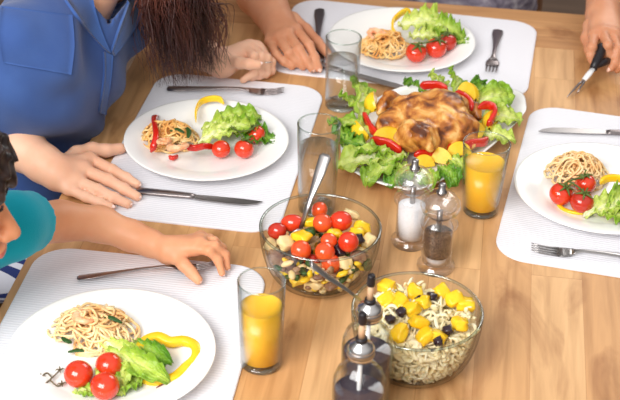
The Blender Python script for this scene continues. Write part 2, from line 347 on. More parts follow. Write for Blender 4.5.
M['hair_w'] = noisy(mat('auburn_hair', rough=.4, spec=.5), [S(34, 18, 18), S(66, 36, 32), S(116, 66, 52)], 16, stretch=(1, 1, .3)); M['hair_b'] = noisy(mat('black_curly_hair', rough=.4), [S(24, 14, 12), S(52, 32, 26)], 80)
M['shoe'] = mat('dark_shoe', S(40, 34, 32), .5); M['black'] = mat('black_plastic', S(30, 24, 28), .4); M['beige'] = mat('beige_tube', S(214, 176, 140), .4)
M['white'] = mat('white_plastic', S(232, 230, 230), .35); M['salt'] = noisy(mat('salt', rough=.8), [S(236, 236, 238), S(252, 252, 252)], 300)
M['pepper'] = noisy(mat('peppercorns', rough=.6), [S(26, 15, 12), S(64, 40, 30), S(128, 94, 72)], 420, bump=.8, bscale=420, lo=.35, hi=.68)
M['collar'] = mat('satin_steel', S(214, 211, 210), .25, 1); M['vinegar'] = mat('dark_vinegar', S(52, 40, 52), .08, coat=.6)
M['ring'] = mat('silver_ring', S(214, 210, 205), .2, 1); M['eye'] = mat('eye_dark', S(34, 20, 18), .2); M['eyew'] = mat('eye_white', S(236, 228, 222), .3)
m = mat('striped_cotton', rough=.85, spec=.2); t, b = nodes(m); tc = t.nodes.new('ShaderNodeTexCoord'); mp = t.nodes.new('ShaderNodeMapping'); mp.inputs['Rotation'].default_value = (0, 0, .12)
wv = t.nodes.new('ShaderNodeTexWave'); wv.bands_direction = 'Y'; wv.inputs['Scale'].default_value = 36; wv.inputs['Distortion'].default_value = .1; wv.inputs['Detail'].default_value = 1
rr = t.nodes.new('ShaderNodeValToRGB'); rr.color_ramp.interpolation = 'CONSTANT'; el = rr.color_ramp.elements; el[0].color = S(44, 56, 108); el[1].position = .55; el[1].color = S(206, 208, 220)
t.links.new(tc.outputs['Object'], mp.inputs[0]); t.links.new(mp.outputs[0], wv.inputs['Vector']); t.links.new(wv.outputs['Fac'], rr.inputs[0]); t.links.new(rr.outputs[0], b.inputs['Base Color']); M['stripe'] = m
m = noisy(mat('roast_skin', rough=.3, spec=.55, coat=.2, sss=.1, sssr=(.008, .004, .002)), [S(92, 44, 16), S(170, 98, 36), S(212, 144, 66), S(238, 192, 120)], 38, detail=8, bump=.7, bscale=100, dist=.003, lo=.36, hi=.64, distort=.5); t, b = nodes(m); b.inputs['Roughness'].default_value = .38; M['roast'] = m
#===STRUCT
# ------------------------------------------------------------------ structure
f = MB(); f.box((-3, -3, -.02), (4, 4, 0)); tag(f.build('floor', M['floor'], smooth=False), 'dark wooden floor', kind='structure')

def rrect(w, d, r, n=8):
    out = []
    for cx, cy, a0 in ((w/2-r, d/2-r, 0), (-w/2+r, d/2-r, PI/2), (-w/2+r, -d/2+r, PI), (w/2-r, -d/2+r, 1.5*PI)):
        for i in range(n+1): a = a0+PI/2*i/n; out.append((cx+r*math.cos(a), cy+r*math.sin(a)))
    return out
def slab(outline, z0, z1, bev=0):
    n = len(outline); cx = sum(p[0] for p in outline)/n; cy = sum(p[1] for p in outline)/n
    rings = [(z0, 1), (z1-bev, 1)]+([(z1, 1-bev/.1)] if bev else [])
    V = []; F = []
    for z, s_ in rings: V += [(cx+(p[0]-cx)*s_, cy+(p[1]-cy)*s_, z) for p in outline]
    for k in range(len(rings)-1):
        for i in range(n): j = (i+1) % n; F.append((k*n+i, k*n+j, (k+1)*n+j, (k+1)*n+i))
    F.append(tuple(range(n-1, -1, -1))); F.append(tuple((len(rings)-1)*n+i for i in range(n)))
    return V, F
# table: x across (0..1), y along (-1.15..0.655)
tb = thing('dining_table', 'long oak dining table with pale brown staves, under the whole meal', 'table', (.5, -.25, 0))
o = MB(); o.box((-.5, -.9, TZ-.035), (.5, .745, TZ)); tt = o.build('tabletop', M['wood'], tb, smooth=False)
o = MB(); o.box((-.5, .7455, TZ-.035), (.5, .829, TZ)); o.build('end_board', M['wood_end'], tb, smooth=False)
o = MB(); o.box((-.5, .8295, TZ-.035), (.5, .905, TZ)); o.build('end_board', M['wood_end'], tb, smooth=False)
for c in tb.children:
    bv = c.modifiers.new('bevel', 'BEVEL'); bv.width = .0012; bv.segments = 2; bv.limit_method = 'ANGLE'
o = MB(); o.box((-.42, -.82, TZ-.11), (-.40, .82, TZ-.035)); o.box((.40, -.82, TZ-.11), (.42, .82, TZ-.035)); o.box((-.4, .80, TZ-.11), (.4, .82, TZ-.035)); o.box((-.4, -.82, TZ-.11), (.4, -.80, TZ-.035)); o.build('apron', M['wood'], tb, smooth=False)
for sx_ in (-1, 1):
    for sy_ in (-1, 1):
        o = MB(); o.tube([(sx_*.43, sy_*.84, 0), (sx_*.43, sy_*.84, TZ-.035)], [.026, .038], 4); o.build('leg', M['wood'], tb, smooth=False)

# ------------------------------------------------------------------ placemats, plates
MT = .003
def placemat(cx, cy, w, d, rz, label):
    V, F = slab(rrect(w, d, .05), 0, MT, .001)
    o = mk('placemat', V, F, M['mat'], loc=(cx, cy, TZ+.0002), rot=(0, 0, rz), smooth=False)
    return tag(o, label, 'placemat', 'placemats')
placemat(.202, .026, .296, .472, math.radians(-1.5), 'white woven placemat in front of the blue blouse, under plate with a red pepper strip')
placemat(.180, -.535, .334, .47, 0, 'white woven placemat at lower left under the plate nearest the child')
placemat(.478, .450, .470, .318, math.radians(-3.5), 'white woven placemat at the far end of the table, knife lying over its edge')
placemat(.872, .002, .375, .482, math.radians(-6.5), 'white woven placemat at the right edge, between the carving fork and the bare wood')
def plate(c, r, label):
    z = TZ+MT+.0006
    pr = [(0, .0), (.55*r, 0), (.58*r, .003), (.66*r, .005), (.80*r, .0125), (.99*r, .0175), (r, .0185), (.995*r, .0197), (.97*r, .0196), (.80*r, .0150), (.68*r, .0085), (.62*r, .0062), (0, .0055)]
    o = MB(); o.lathe(pr, 96); ob = o.build('dinner_plate', M['porcelain'], loc=(c[0], c[1], z)); return tag(ob, label, 'plate', 'dinner plates')
PA = W(206.5, 139, .02); PB = W(112, 350.5, .02); PC = W(402, 39.5, .02); PD = W(601, 187.5, .02)
plate(PA, .1325, 'round white plate with pasta, shrimp and lettuce before the woman in blue')
plate(PB, .1335, 'round white plate at lower left beside the child arm, with three tomatoes in front')
plate(PC, .1345, 'round white plate at the far end behind the roast chicken')
plate(PD, .1340, 'round white plate cut off by the right edge of the picture')
PZ = MT+.0065                               # height of a plate's well above the table

# serving platter
pts = [W(341, 156, .018), W(347, 170, .018), W(370, 183, .018), W(397, 191, .018), W(420, 192.5, .018), W(440, 184, .018), W(466, 168.5, .018), W(495, 146, .018), W(521, 120, .018), W(526, 108, .018)]
outl = [(p.x, p.y) for p in pts]+[(.685, .268), (.60, .272), (.50, .255), (.44, .18), (.402, .10)]
outl = [(p.x, p.y) for p in catmull([(a, b_, 0) for a, b_ in outl], 5, True)]
n = len(outl); cx = sum(p[0] for p in outl)/n; cy = sum(p[1] for p in outl)/n; PLC = (cx, cy)
rings = [(0, .72), (.004, .76), (.014, .93), (.0185, .995), (.0205, 1.0), (.0212, .985), (.017, .93), (.008, .80), (.0065, .72)]
V = []; F = []
for z, s_ in rings: V += [((p[0]-cx)*s_, (p[1]-cy)*s_, z) for p in outl]
for k in range(len(rings)-1):
    for i in range(n): j = (i+1) % n; F.append((k*n+i, k*n+j, (k+1)*n+j, (k+1)*n+i))
F.append(tuple(range(n-1, -1, -1))); F.append(tuple((len(rings)-1)*n+i for i in range(n)))
tag(mk('serving_platter', V, F, M['porcelain'], loc=(cx, cy, TZ+MT+.0005)), 'white square platter with rounded corners under the roast chicken', 'platter')

# ------------------------------------------------------------------ glassware
def tumbler(base, H, R, Rb, level, liq, label, juice=False, extra_r=0):
    g = thing('juice_glass' if juice else 'water_glass', label, 'glass', (base.x, base.y, TZ+.0003), group='glasses of orange juice' if juice else 'glasses of water')
    tk = .0016
    o = MB(); pr = [(0, 0), (Rb*.9, 0), (Rb, .003), (R, H-.001), (R-tk*.5, H), (R-tk, H-.001), (Rb-tk, .011), (Rb*.8, .008), (0, .0075)]
    o.lathe(pr, 64); o.build('tumbler', M['glass'], g)
    ri = lambda z: (Rb-tk)+(R-Rb)*(z-.011)/(H-.011)-.0003
    o = MB(); o.lathe([(R-tk*.5+.0011*math.cos(a_*PI/5), H-.0003+.0011*math.sin(a_*PI/5)) for a_ in range(11)], 64); o.build('rim', M['rim'], g)
    o = MB(); o.lathe([(0, .0003), (Rb*.93, .0003), (Rb*.985, .003), (Rb*.95, .0065), (0, .0065)], 64); o.build('base', M['rim'], g)
    o = MB(); o.lathe([(0, .0085), (Rb*.78, .009), (ri(.012), .0125), (ri(level), level), (ri(level)-.001, level-.0006), (0, level-.0006)], 64)
    o.build('juice' if juice else 'water', liq, g)
    return g
tumbler(W(261, 363.5), .131, .0305, .0270, .092, M['juice'], 'tall tumbler of orange juice in the foreground beside the lower left placemat', True)
tumbler(W(480, 211), .119, .0355, .0270, .086, M['juice'], 'tall tumbler of orange juice standing right of the roast chicken', True)
tumbler(W(341, 106), .130, .0300, .0275, .090, M['water'], 'tall glass of water farther back, between the man hand and the lettuce')
tumbler(W(316.5, 209), .148, .0320, .0280, .110, M['water'], 'tall glass of water standing just behind the tomato salad bowl')

def bowl(c, R, H, Rb, label):
    tk = .0035
    o = MB(); pr = [(0, .0)]
    for i in range(13):
        t = i/12; pr.append((Rb+(R-Rb)*math.sin(t*PI/2)**.8, .0+H*(1-math.cos(t*PI/2))**.85 if t > 0 else 0))
    pr[-1] = (R, H-.002); pr += [(R-.0005, H), (R-tk+.0005, H), (R-tk, H-.002)]
    for i in range(11, -1, -1):
        t = i/12; pr.append((Rb+(R-Rb)*math.sin(t*PI/2)**.8-tk, .005+(H-.005)*(1-math.cos(t*PI/2))**.85))
    pr.append((0, .005)); o.lathe(pr, 96)
    g = thing('glass_bowl', label, 'bowl', (c[0], c[1], TZ+.0003), group='glass salad bowls'); o.build('bowl', M['glass_thick'], g)
    o = MB(); o.lathe([(R-tk*.5+.0021*math.cos(a_*PI/5), H-.0012+.0019*math.sin(a_*PI/5)) for a_ in range(11)], 96); o.build('rim', M['rim'], g)
    o = MB(); o.lathe([(Rb-.002+.0026*math.cos(a_*PI/5), .0028+.0024*math.sin(a_*PI/5)) for a_ in range(11)], 96); o.build('foot_ring', M['rim'], g)
    return g
B1 = W(320.5, 226, .083); B2 = W(417.5, 309.5, .083); B1R = .0850; B2R = .0845; BRB = .052
bowl(B1, B1R, .083, BRB, 'clear glass bowl of cherry tomato salad in the middle of the table')
bowl(B2, B2R, .083, BRB, 'clear glass bowl of pale pasta salad, nearest the bottom of the picture')
def bowl_r(h, R): # inner radius at a height
    t = math.acos(max(-1, min(1, 1-(max(h, 0)/.083)**(1/.85))))/(PI/2); return BRB+(R-BRB)*math.sin(t*PI/2)**.8-.005

def mill(base, label, pepper):
    g = thing('pepper_mill' if pepper else 'salt_mill', label, 'pepper mill' if pepper else 'salt mill', (base.x, base.y, TZ+.0003))
    o = MB(); o.lathe([(0, 0), (.0265, 0), (.0275, .003), (.0270, .006), (.0225, .0085), (.0218, .012), (.0218, .060), (.0228, .066), (.0265, .072), (.0270, .076), (.0250, .080), (.0185, .084), (.0165, .088),
                       (.0155, .086), (.0160, .080), (.0205, .070), (.0205, .012), (.0, .010)], 48)
    o.build('body', M['acrylic'], g)
    o = MB(); o.lathe([(0, .0885), (.0165, .0885), (.0180, .092), (.0265, .097), (.0285, .104), (.0270, .113), (.0200, .121), (.0120, .1245), (0, .125), (0, .119), (.010, .118), (.018, .114), (.0225, .108), (.0225, .102), (.012, .097), (0, .096)], 48)
    o.build('head', M['acrylic'], g)
    o = MB(); o.lathe([(0, .125), (.0075, .125), (.0078, .1275), (.0050, .129), (.0050, .139), (.0040, .1405), (0, .1408)], 24); o.build('knob', M['steel'], g)
    o = MB(); o.lathe([(0, .062), (.004, .062), (.004, .0955), (0, .0955)], 12); o.build('spindle', M['steel'], g)
    if pepper:
        o = MB(); o.lathe([(0, .024), (.0190, .024), (.0198, .030), (.0198, .060), (.012, .0610), (0, .0615)], 40); o.build('peppercorns', M['pepper'], g)
        o = MB(); o.lathe([(0, .0105), (.0130, .0105), (.0145, .016), (.012, .0235), (0, .0235)], 40); o.build('grinder', M['white'], g)
    else:
        o = MB(); o.lathe([(0, .0125), (.0190, .0125), (.0198, .018), (.0198, .064), (.012, .068), (0, .0685)], 40); o.build('salt', M['salt'], g)
mill(W(409.5, 242), 'clear acrylic mill filled with white salt, in front of the platter', False)
mill(W(435.5, 267), 'clear acrylic mill filled with dark peppercorns, in front of the salt mill', True)

def cruet(top, label):
    c = (top.x, top.y, TZ+.0003); H = .178; EX = .025
    lz = lambda pr: [(r*.95, z+(EX if z > .05 else 0)) for r, z in pr]
    g = thing('oil_cruet', label, 'cruet', c, group='vinegar cruets')
    o = MB(); o.lathe(lz([(0, 0), (.030, 0), (.033, .003), (.033, .072), (.0320, .083), (.0280, .094), (.0200, .103), (.0135, .110), (.0120, .118), (.0105, .118), (.0118, .110), (.0185, .1015), (.0265, .0925), (.0305, .082), (.0315, .072), (.0315, .008), (0, .007)]), 64)
    o.build('bottle', M['glass'], g)
    o = MB(); o.lathe(lz([(0, .008), (.0300, .009), (.0309, .012), (.0309, .066), (.0300, .0665), (0, .0665)]), 48); o.build('vinegar', M['vinegar'], g)
    o = MB(); o.lathe(lz([(.0122, .112), (.0150, .114), (.0165, .118), (.0165, .128), (.0140, .133), (.0085, .136), (.0070, .139), (0, .139)]), 40); o.build('collar', M['collar'], g)
    o = MB(); o.lathe(lz([(.0166, .1195), (.0172, .120), (.0172, .1265), (.0166, .127)]), 40); o.build('collar_band', M['steel'], g)
    o = MB(); o.lathe(lz([(0, .138), (.0078, .138), (.0070, .143), (0, .143)]), 20); o.build('seal', M['black'], g)
    o = MB(); o.lathe(lz([(0, .142), (.0042, .142), (.0038, .166), (0, .166)]), 20); o.build('pourer', M['beige'], g)
    o = MB(); o.lathe(lz([(0, .163), (.0052, .163), (.0056, .166), (.0050, H-.002), (.0042, H), (0, H)]), 20); o.build('tip', M['black'], g)
    o = MB(); o.lathe(lz([(0, .03), (.0028, .03), (.0028, .137), (0, .137)]), 12); o.build('dip_tube', M['white'], g)
cruet(W(371.5, 275, .203), 'glass vinegar cruet with black pourer tip, behind the other one and touching the pasta bowl')
cruet(W(363, 313, .203), 'glass vinegar cruet with black pourer tip, frontmost at the bottom edge')

# ------------------------------------------------------------------ cutlery
def loft(secs, n=12):                       # sections: (x, half width, z, half thickness)
    V = []; F = []; k = len(secs)
    for x, w, z, t_ in secs:
        for j in range(n): a = 2*PI*j/n; V.append((x, w*math.cos(a), z+t_*math.sin(a)))
    for i in range(k-1):
        for j in range(n): j2 = (j+1) % n; F.append((i*n+j, (i+1)*n+j, (i+1)*n+j2, i*n+j2))
    F.append(tuple(range(n))); F.append(tuple((k-1)*n+j for j in range(n-1, -1, -1)))
    return V, F
def aim(p0, p1, roll=0):
    d = (p1-p0).normalized(); y = Vector((0, 0, 1)).cross(d).normalized(); z = d.cross(y)
    m = Matrix((d, y, z)).transposed().to_4x4()
    return (m @ Matrix.Rotation(roll, 4, 'X')).to_euler()
def fork(p0, p1, label, m='steel', L=.19, roll=0):   # p0: end of the handle, p1: tips
    g = thing('fork', label, 'fork', p0, rot=aim(p0, p1, roll), group='table forks')
    L = (p1-p0).length; s = L/.19
    V, F = loft([(x*s, w*1.1, z, t_) for x, w, z, t_ in [(0, .004, .001, .001), (.003, .0085, .001, .0015), (.02, .0092, .0015, .0016), (.05, .0062, .0035, .0016), (.09, .0036, .006, .0018), (.118, .003, .0065, .0018), (.128, .0045, .005, .0015), (.134, .008, .0035, .0012)]])
    mk('handle', V, F, M[m], g)
    o = MB(); secs = [(.132, .007, .0036, .0012), (.138, .0112, .002, .0010), (.146, .0122, .0012, .0009), (.155, .0118, .001, .0009)]
    V, F = loft([(a*s, b_, c, d) for a, b_, c, d in secs]); o.add(V, F); o.build('fork_head', M[m], g)
    for k in range(4):
        y = (k-1.5)*.0062; o = MB()
        o.tube([((.152)*s, y, .001), (.165*s, y, .0012), (.178*s, y*.97, .003), (.190*s, y*.94, .0065)], [.0017, .0015, .0013, .0007], 6); o.build('tine', M[m], g)
    return g
def knife(p0, p1, label, m='steel', L=.2):
    L = (p1-p0).length
    g = thing('table_knife', label, 'knife', p0, rot=aim(p0, p1), group='table knives')
    V, F = loft([(0, .005, .002, .002), (.004, .0085, .003, .003), (.05, .0078, .0035, .0035), (.085, .0062, .0035, .0035), (.092, .006, .003, .0028)]); mk('handle', V, F, M['steel_dark'], g)
    out = [(.091, -.0055), (.10, -.0080), (L-.05, -.0098), (L-.025, -.0085), (L-.008, -.0025), (L, .0055), (L-.03, .0072), (.12, .0068), (.091, .0055)]
    V, F = slab(out, .0018, .0032); mk('blade', V, F, M[m], g, smooth=False)
mz = MT+.0012
def at(px, py, h=mz): return W(px, py, h)
fork(at(167, 89), at(284, 93, mz), 'steel fork above the plate of the woman in blue, tines pointing right', 'steel_dark')
knife(at(136, 192), at(262, 205), 'steel table knife in front of the plate of the woman in blue')
fork(at(77, 278.5, .006), at(218, 266, .014), 'steel fork held under the fingers of the child', 'steel_dark', roll=-.25)
fork(at(531, 250)+(at(680, 263)-at(531, 250)).normalized()*.2, at(531, 250), 'steel fork at lower right below the plate cut by the frame')
knife(at(538, 131)+(at(662, 136)-at(538, 131)).normalized()*.205, at(538, 131), 'steel table knife at the top of the right placemat')
fork(at(498, 30), at(490.5, 75), 'steel fork right of the farthest plate, handle towards the far end', 'steel_dark')
fork(at(319.5, 9, .006), at(317, 76, .006), 'dark fork under the fingers of the man at the far end', 'steel_dark', roll=.1)
knife(at(297, 60, .004), at(411, 91), 'table knife at an angle behind the water glass, over the far placemat edge')

def spoon(p0, p1, label):                   # p0 handle end, p1 bowl tip
    g = thing('serving_spoon', label, 'spoon', p0, rot=aim(p0, p1), group='serving spoons'); L = (p1-p0).length; b0 = L-.055
    V, F = loft([(0, .005, 0, .001), (.004, .0092, 0, .0014), (.03, .0082, .001, .0016), (b0*.6, .0040, .004, .0017), (b0, .0032, .005, .0018)]); mk('handle', V, F, M['steel'], g)
    V = []; F = []; nu = 14; nv = 7
    for k, off in ((0, 0), (1, -.0012)):
        for i in range(nv+1):
            r_ = i/nv
            for j in range(nu):
                a = 2*PI*j/nu; V.append((b0+.028+r_*.028*math.cos(a), r_*.018*math.sin(a), .004-.008*(1-r_*r_)+off))
    st = (nv+1)*nu
    for k in (0, 1):
        for i in range(nv):
            for j in range(nu):
                j2 = (j+1) % nu; q = [k*st+i*nu+j, k*st+(i+1)*nu+j, k*st+(i+1)*nu+j2, k*st+i*nu+j2]; F.append(q if k == 0 else q[::-1])
    for j in range(nu): j2 = (j+1) % nu; F.append([nv*nu+j, st+nv*nu+j, st+nv*nu+j2, nv*nu+j2])
    mk('spoon_bowl', V, F, M['steel'], g)
spoon(W(326, 154, .150), W(290, 266, .020), 'steel spoon standing in the tomato salad, handle towards the water glass')
spoon(W(310, 263, .150), W(396, 334, .036), 'steel spoon in the pasta salad, handle reaching over to the tomato bowl')

# ------------------------------------------------------------------ vegetables
def tomato_mesh(parent, m, R=1.0, calyx=True, elong=1.0):
    o = MB(); pr = []
    for i in range(17):
        a = PI*i/16; r = math.sin(a)*1.0; z = -math.cos(a)*.92*elong
        if calyx and z > .6: z -= .16*((z-.6)/.32)**2*(1-r)
        pr.append((r*R, z*R))
    o.lathe(pr, 24); o.build('tomato_skin', m, parent)
    if calyx:
        o = MB()
        for k in range(5):
            a = 2*PI*k/5+.3; c_, s_ = math.cos(a), math.sin(a)
            o.tube([(0, 0, .80*R*elong), (c_*.3*R, s_*.3*R, .90*R*elong), (c_*.65*R, s_*.65*R, .80*R*elong), (c_*.85*R, s_*.85*R, .72*R*elong)], [.10*R, .12*R, .07*R, .01*R], 5)
        o.tube([(0, 0, .8*R*elong), (.05*R, 0, 1.15*R), (.18*R, .05*R, 1.4*R)], [.08*R, .07*R, .08*R], 5); o.build('calyx', M['stem'], parent)
def tomato(px, py, h, r, label, m='tomato', calyx=True, group=None, tilt=(0, 0, 0), elong=1.0):
    p = W(px, py, h); g = thing('cherry_tomato', label, 'tomato', p, group=group, rot=tilt); tomato_mesh(g, M[m], r, calyx, elong); return g
rt = .0155
T1 = 'cherry tomatoes on the plate of the woman'
tomato(221, 149, PZ+.015, .0152, 'left of the three cherry tomatoes before the woman, next to the shrimp', calyx=False, group=T1)
tomato(244, 149, PZ+.015, .0160, 'middle cherry tomato in front of the lettuce on the plate of the woman', 'tomato', True, T1, (-.5, .3, 0))
tomato(256, 134, PZ+.016, .0150, 'right and rearmost cherry tomato, lying in lettuce on the plate of the woman', 'tomato', True, T1, (.2, -.5, 0))
T2 = 'cherry tomatoes on the lower left plate'
tomato(78.5, 374, PZ+.017, .0185, 'left of three cherry tomatoes on the lower left plate, next to a bare stem sprig', calyx=False, group=T2)
tomato(105, 386, PZ+.017, .0185, 'cherry tomato nearest the camera on the lower left plate', calyx=False, group=T2)
tomato(109, 365, PZ+.017, .0175, 'cherry tomato touching the lettuce on the lower left plate', 'tomato', False, T2)
T3 = 'cherry tomatoes on the farthest plate'
tomato(416, 52.5, PZ+.016, .0190, 'left cherry tomato beside the spaghetti on the farthest plate', 'tomato', True, T3, (.3, .2, 0))
tomato(436, 48, PZ+.016, .0195, 'middle of the three cherry tomatoes on the farthest plate', 'tomato', True, T3, (.2, .1, 1))
tomato(447, 42, PZ+.015, .0180, 'darker cherry tomato at the right, rearmost on the farthest plate', 'tomato_d', True, T3, (.1, .2, 2))
T4 = 'cherry tomatoes on the right plate'
tomato(561, 194, PZ+.017, .0182, 'left cherry tomato of the vine on the plate at the right edge', 'tomato', True, T4, (.2, .4, 0))
tomato(585.5, 184, PZ+.018, .0165, 'rear cherry tomato of the vine on the plate at the right edge', 'tomato', True, T4, (-.2, -.2, 0))
tomato(582, 202, PZ+.017, .0182, 'front cherry tomato of the vine on the plate at the right edge', 'tomato_d', True, T4, (.1, .1, .5))
# vine stems
def sprig(ptsets, name, label, mt, r=.0012):
    o = MB()
    for ps in ptsets:
        P = [W(*q) for q in ps]; o.tube(catmull(P, 4), r, 6)
        e_ = P[-1]
        for k in range(4):
            a = k*1.57+.4; o.tube([e_, e_+Vector((math.cos(a)*.004, math.sin(a)*.004, .002)), e_+Vector((math.cos(a)*.006, math.sin(a)*.006, .0))], [.0012, .0010, .0003], 5)
    org = sum((Vector(v) for v in o.v), Vector())/len(o.v); o.v = [Vector(v)-org for v in o.v]
    return tag(o.build(name, mt, loc=org), label, 'stem')
sprig([[(562, 185, .040), (572, 180, .046), (582, 178, .044)], [(568, 181, .046), (577, 186, .046), (581, 190, .042)], [(572, 180, .046), (586, 176, .044), (588, 176, .040)]], 'tomato_vine', 'green vine stem lying across the three tomatoes on the right plate', M['stem'], .0014)
sprig([[(41, 388, .012), (45, 384, .014), (52, 378, .016), (60, 370, .014)], [(52, 378, .016), (47, 373, .013), (41, 377, .012)], [(50, 380, .016), (57, 386, .013), (62, 384, .013)], [(46, 383, .014), (44, 391, .012)]], 'stem_sprig', 'bare brown tomato stem at the left of the lower left plate', M['stem_brown'], .0011)
sprig([[(243, 139, .042), (240, 132, .044), (250, 130, .042), (256, 126, .038)], [(240, 132, .044), (232, 128, .040)]], 'tomato_vine', 'green vine stem over the tomatoes on the plate of the woman', M['stem'], .0013)
sprig([[(412, 44, .042), (424, 43, .046), (436, 40, .044), (446, 35, .040)]], 'tomato_vine', 'green vine stem above the three tomatoes on the farthest plate', M['stem'], .0015)

def leaf(px, py, h, L, Wd, heading, label, m='leaf', ruffle=.006, tilt=(0, 0), cup=.35, group='lettuce leaves', freq=5, arch=.25):
    rnd = random.Random(int(px*31+py*17)); ph = rnd.random()*6; nx, ny = 44, 26; V = []; F = []; U = []
    off = Vector((rnd.random()*50, rnd.random()*50, 0))
    for i in range(nx+1):
        s_ = i/nx; w = Wd/2*(math.sin(PI*min(1, s_*.93+.05))**.6)*(.45+.75*s_ if s_ < .8 else 1.05)
        for j in range(ny+1):
            t_ = 2*j/ny-1; e_ = abs(t_)
            wob = noise.noise(off+Vector((s_*6, t_*3, 0)))
            rf = ruffle*(e_**2.2)*(math.sin(2*PI*freq*s_+ph+(1.5 if t_ > 0 else 0)+wob*2.5)+.35*math.sin(2*PI*freq*2.3*s_+ph*2+t_*3))
            ed = 1+.045*math.sin(2*PI*freq*1.3*s_+ph)*e_**3+.05*noise.noise(off+Vector((s_*26, t_, 7)))*e_**4
            x_ = L*(s_-.5)+.004*wob*e_; y_ = w*t_*ed
            z_ = cup*w*e_**1.6-arch*L*((s_-.5)**2)*2+rf+.0065*noise.noise(off+Vector((s_*8, t_*4, 3)))+(ruffle*.5*math.sin(2*PI*3*s_+ph) if s_ > .85 else 0)+.0020*noise.noise(off+Vector((s_*22, t_*11, 3)))
            z_ -= .0015*max(0, 1-e_*6)
            V.append((x_, y_, z_)); U.append((s_, j/ny))
    for i in range(nx):
        for j in range(ny): a = i*(ny+1)+j; F.append((a, a+ny+1, a+ny+2, a+1))
    o = mk('lettuce_leaf', V, F, M[m], uvs=U, loc=W(px, py, h), rot=(tilt[0], tilt[1], math.radians(heading)))
    sd = o.modifiers.new('thickness', 'SOLIDIFY'); sd.thickness = .0007
    return tag(o, label, 'lettuce', group)
# plate of the woman
G1 = 'lettuce on the plate of the woman'
leaf(232, 118, PZ+.020, .100, .050, 25, 'bright green lettuce leaf at the back, tip under the fork of the woman', 'leaf', .006, (.35, -.1), group=G1)
leaf(246, 131, PZ+.018, .085, .045, -8, 'green lettuce leaf behind the tomatoes on the plate of the woman', 'leaf_dark', .006, (.2, 0), group=G1)
leaf(222, 130, PZ+.026, .085, .048, 38, 'pale lettuce leaf next to the shrimp on the plate of the woman', 'leaf_pale', .006, (.3, -.1), group=G1)
leaf(262, 139, PZ+.010, .060, .034, 10, 'small dark lettuce leaf right of the tomatoes before the woman', 'leaf_dark', .004, (.1, 0), group=G1)
leaf(238, 125, PZ+.030, .075, .040, 15, 'topmost curled lettuce leaf on the plate of the woman', 'leaf', .008, (.5, 0), group=G1)
# lower left plate
G2 = 'lettuce on the lower left plate'
leaf(134, 362, PZ+.022, .100, .040, -24, 'long lettuce leaf pointing right over the yellow pepper ring, lower left plate', 'leaf', .005, (.5, .05), cup=.5, group=G2)
leaf(122, 352, PZ+.020, .085, .036, -30, 'pale lettuce leaf between spaghetti and pepper ring, lower left plate', 'leaf_pale', .005, (.6, .05), group=G2)
leaf(122, 384, PZ+.008, .055, .040, 40, 'frilly lettuce leaf right of the front tomato, lower left plate', 'leaf', .006, (0, 0), group=G2)
leaf(88, 391, PZ+.006, .040, .022, 0, 'scrap of green lettuce under the tomatoes, lower left plate', 'leaf', .002, (0, 0), group=G2)
leaf(112, 372, PZ+.012, .075, .050, -60, 'broad pale lettuce leaf under the rear tomato, lower left plate', 'leaf_pale', .005, (.1, 0), group=G2)
leaf(150, 350, PZ+.020, .070, .030, -32, 'narrow green lettuce leaf with dark tip above the pepper ring, lower left plate', 'leaf_dark', .004, (.5, 0), group=G2)
# far plate
G3 = 'lettuce on the farthest plate'
leaf(424, 20, PZ+.034, .095, .062, 20, 'pale frilly lettuce leaf at the back of the farthest plate', 'leaf_pale', .009, (.5, 0), group=G3)
leaf(440, 26, PZ+.028, .090, .055, -20, 'green frilly lettuce leaf on the farthest plate above the tomatoes', 'leaf', .009, (.3, 0), group=G3)
leaf(450, 33, PZ+.016, .080, .040, -35, 'green lettuce leaf at the right rim of the farthest plate', 'leaf', .007, (.2, .1), group=G3)
leaf(428, 35, PZ+.020, .070, .045, 10, 'lettuce leaf behind the left tomatoes of the farthest plate', 'leaf_pale', .007, (.3, .1), group=G3)
leaf(460, 42, PZ+.010, .050, .018, 8, 'small narrow lettuce piece right of the far tomatoes', 'leaf', .002, (.1, 0), group=G3)
# right plate
G4 = 'lettuce on the right plate'
leaf(610, 205, PZ+.016, .085, .055, 30, 'pale lettuce leaf at the right edge beside the vine tomatoes', 'leaf_pale', .007, (.2, 0), group=G4)
leaf(616, 214, PZ+.012, .075, .045, -20, 'green lettuce leaf lowest on the right plate', 'leaf', .007, (.1, 0), group=G4)
leaf(622, 196, PZ+.024, .070, .045, 60, 'lettuce leaf under the yellow pepper on the right plate', 'leaf', .007, (.2, 0), group=G4)
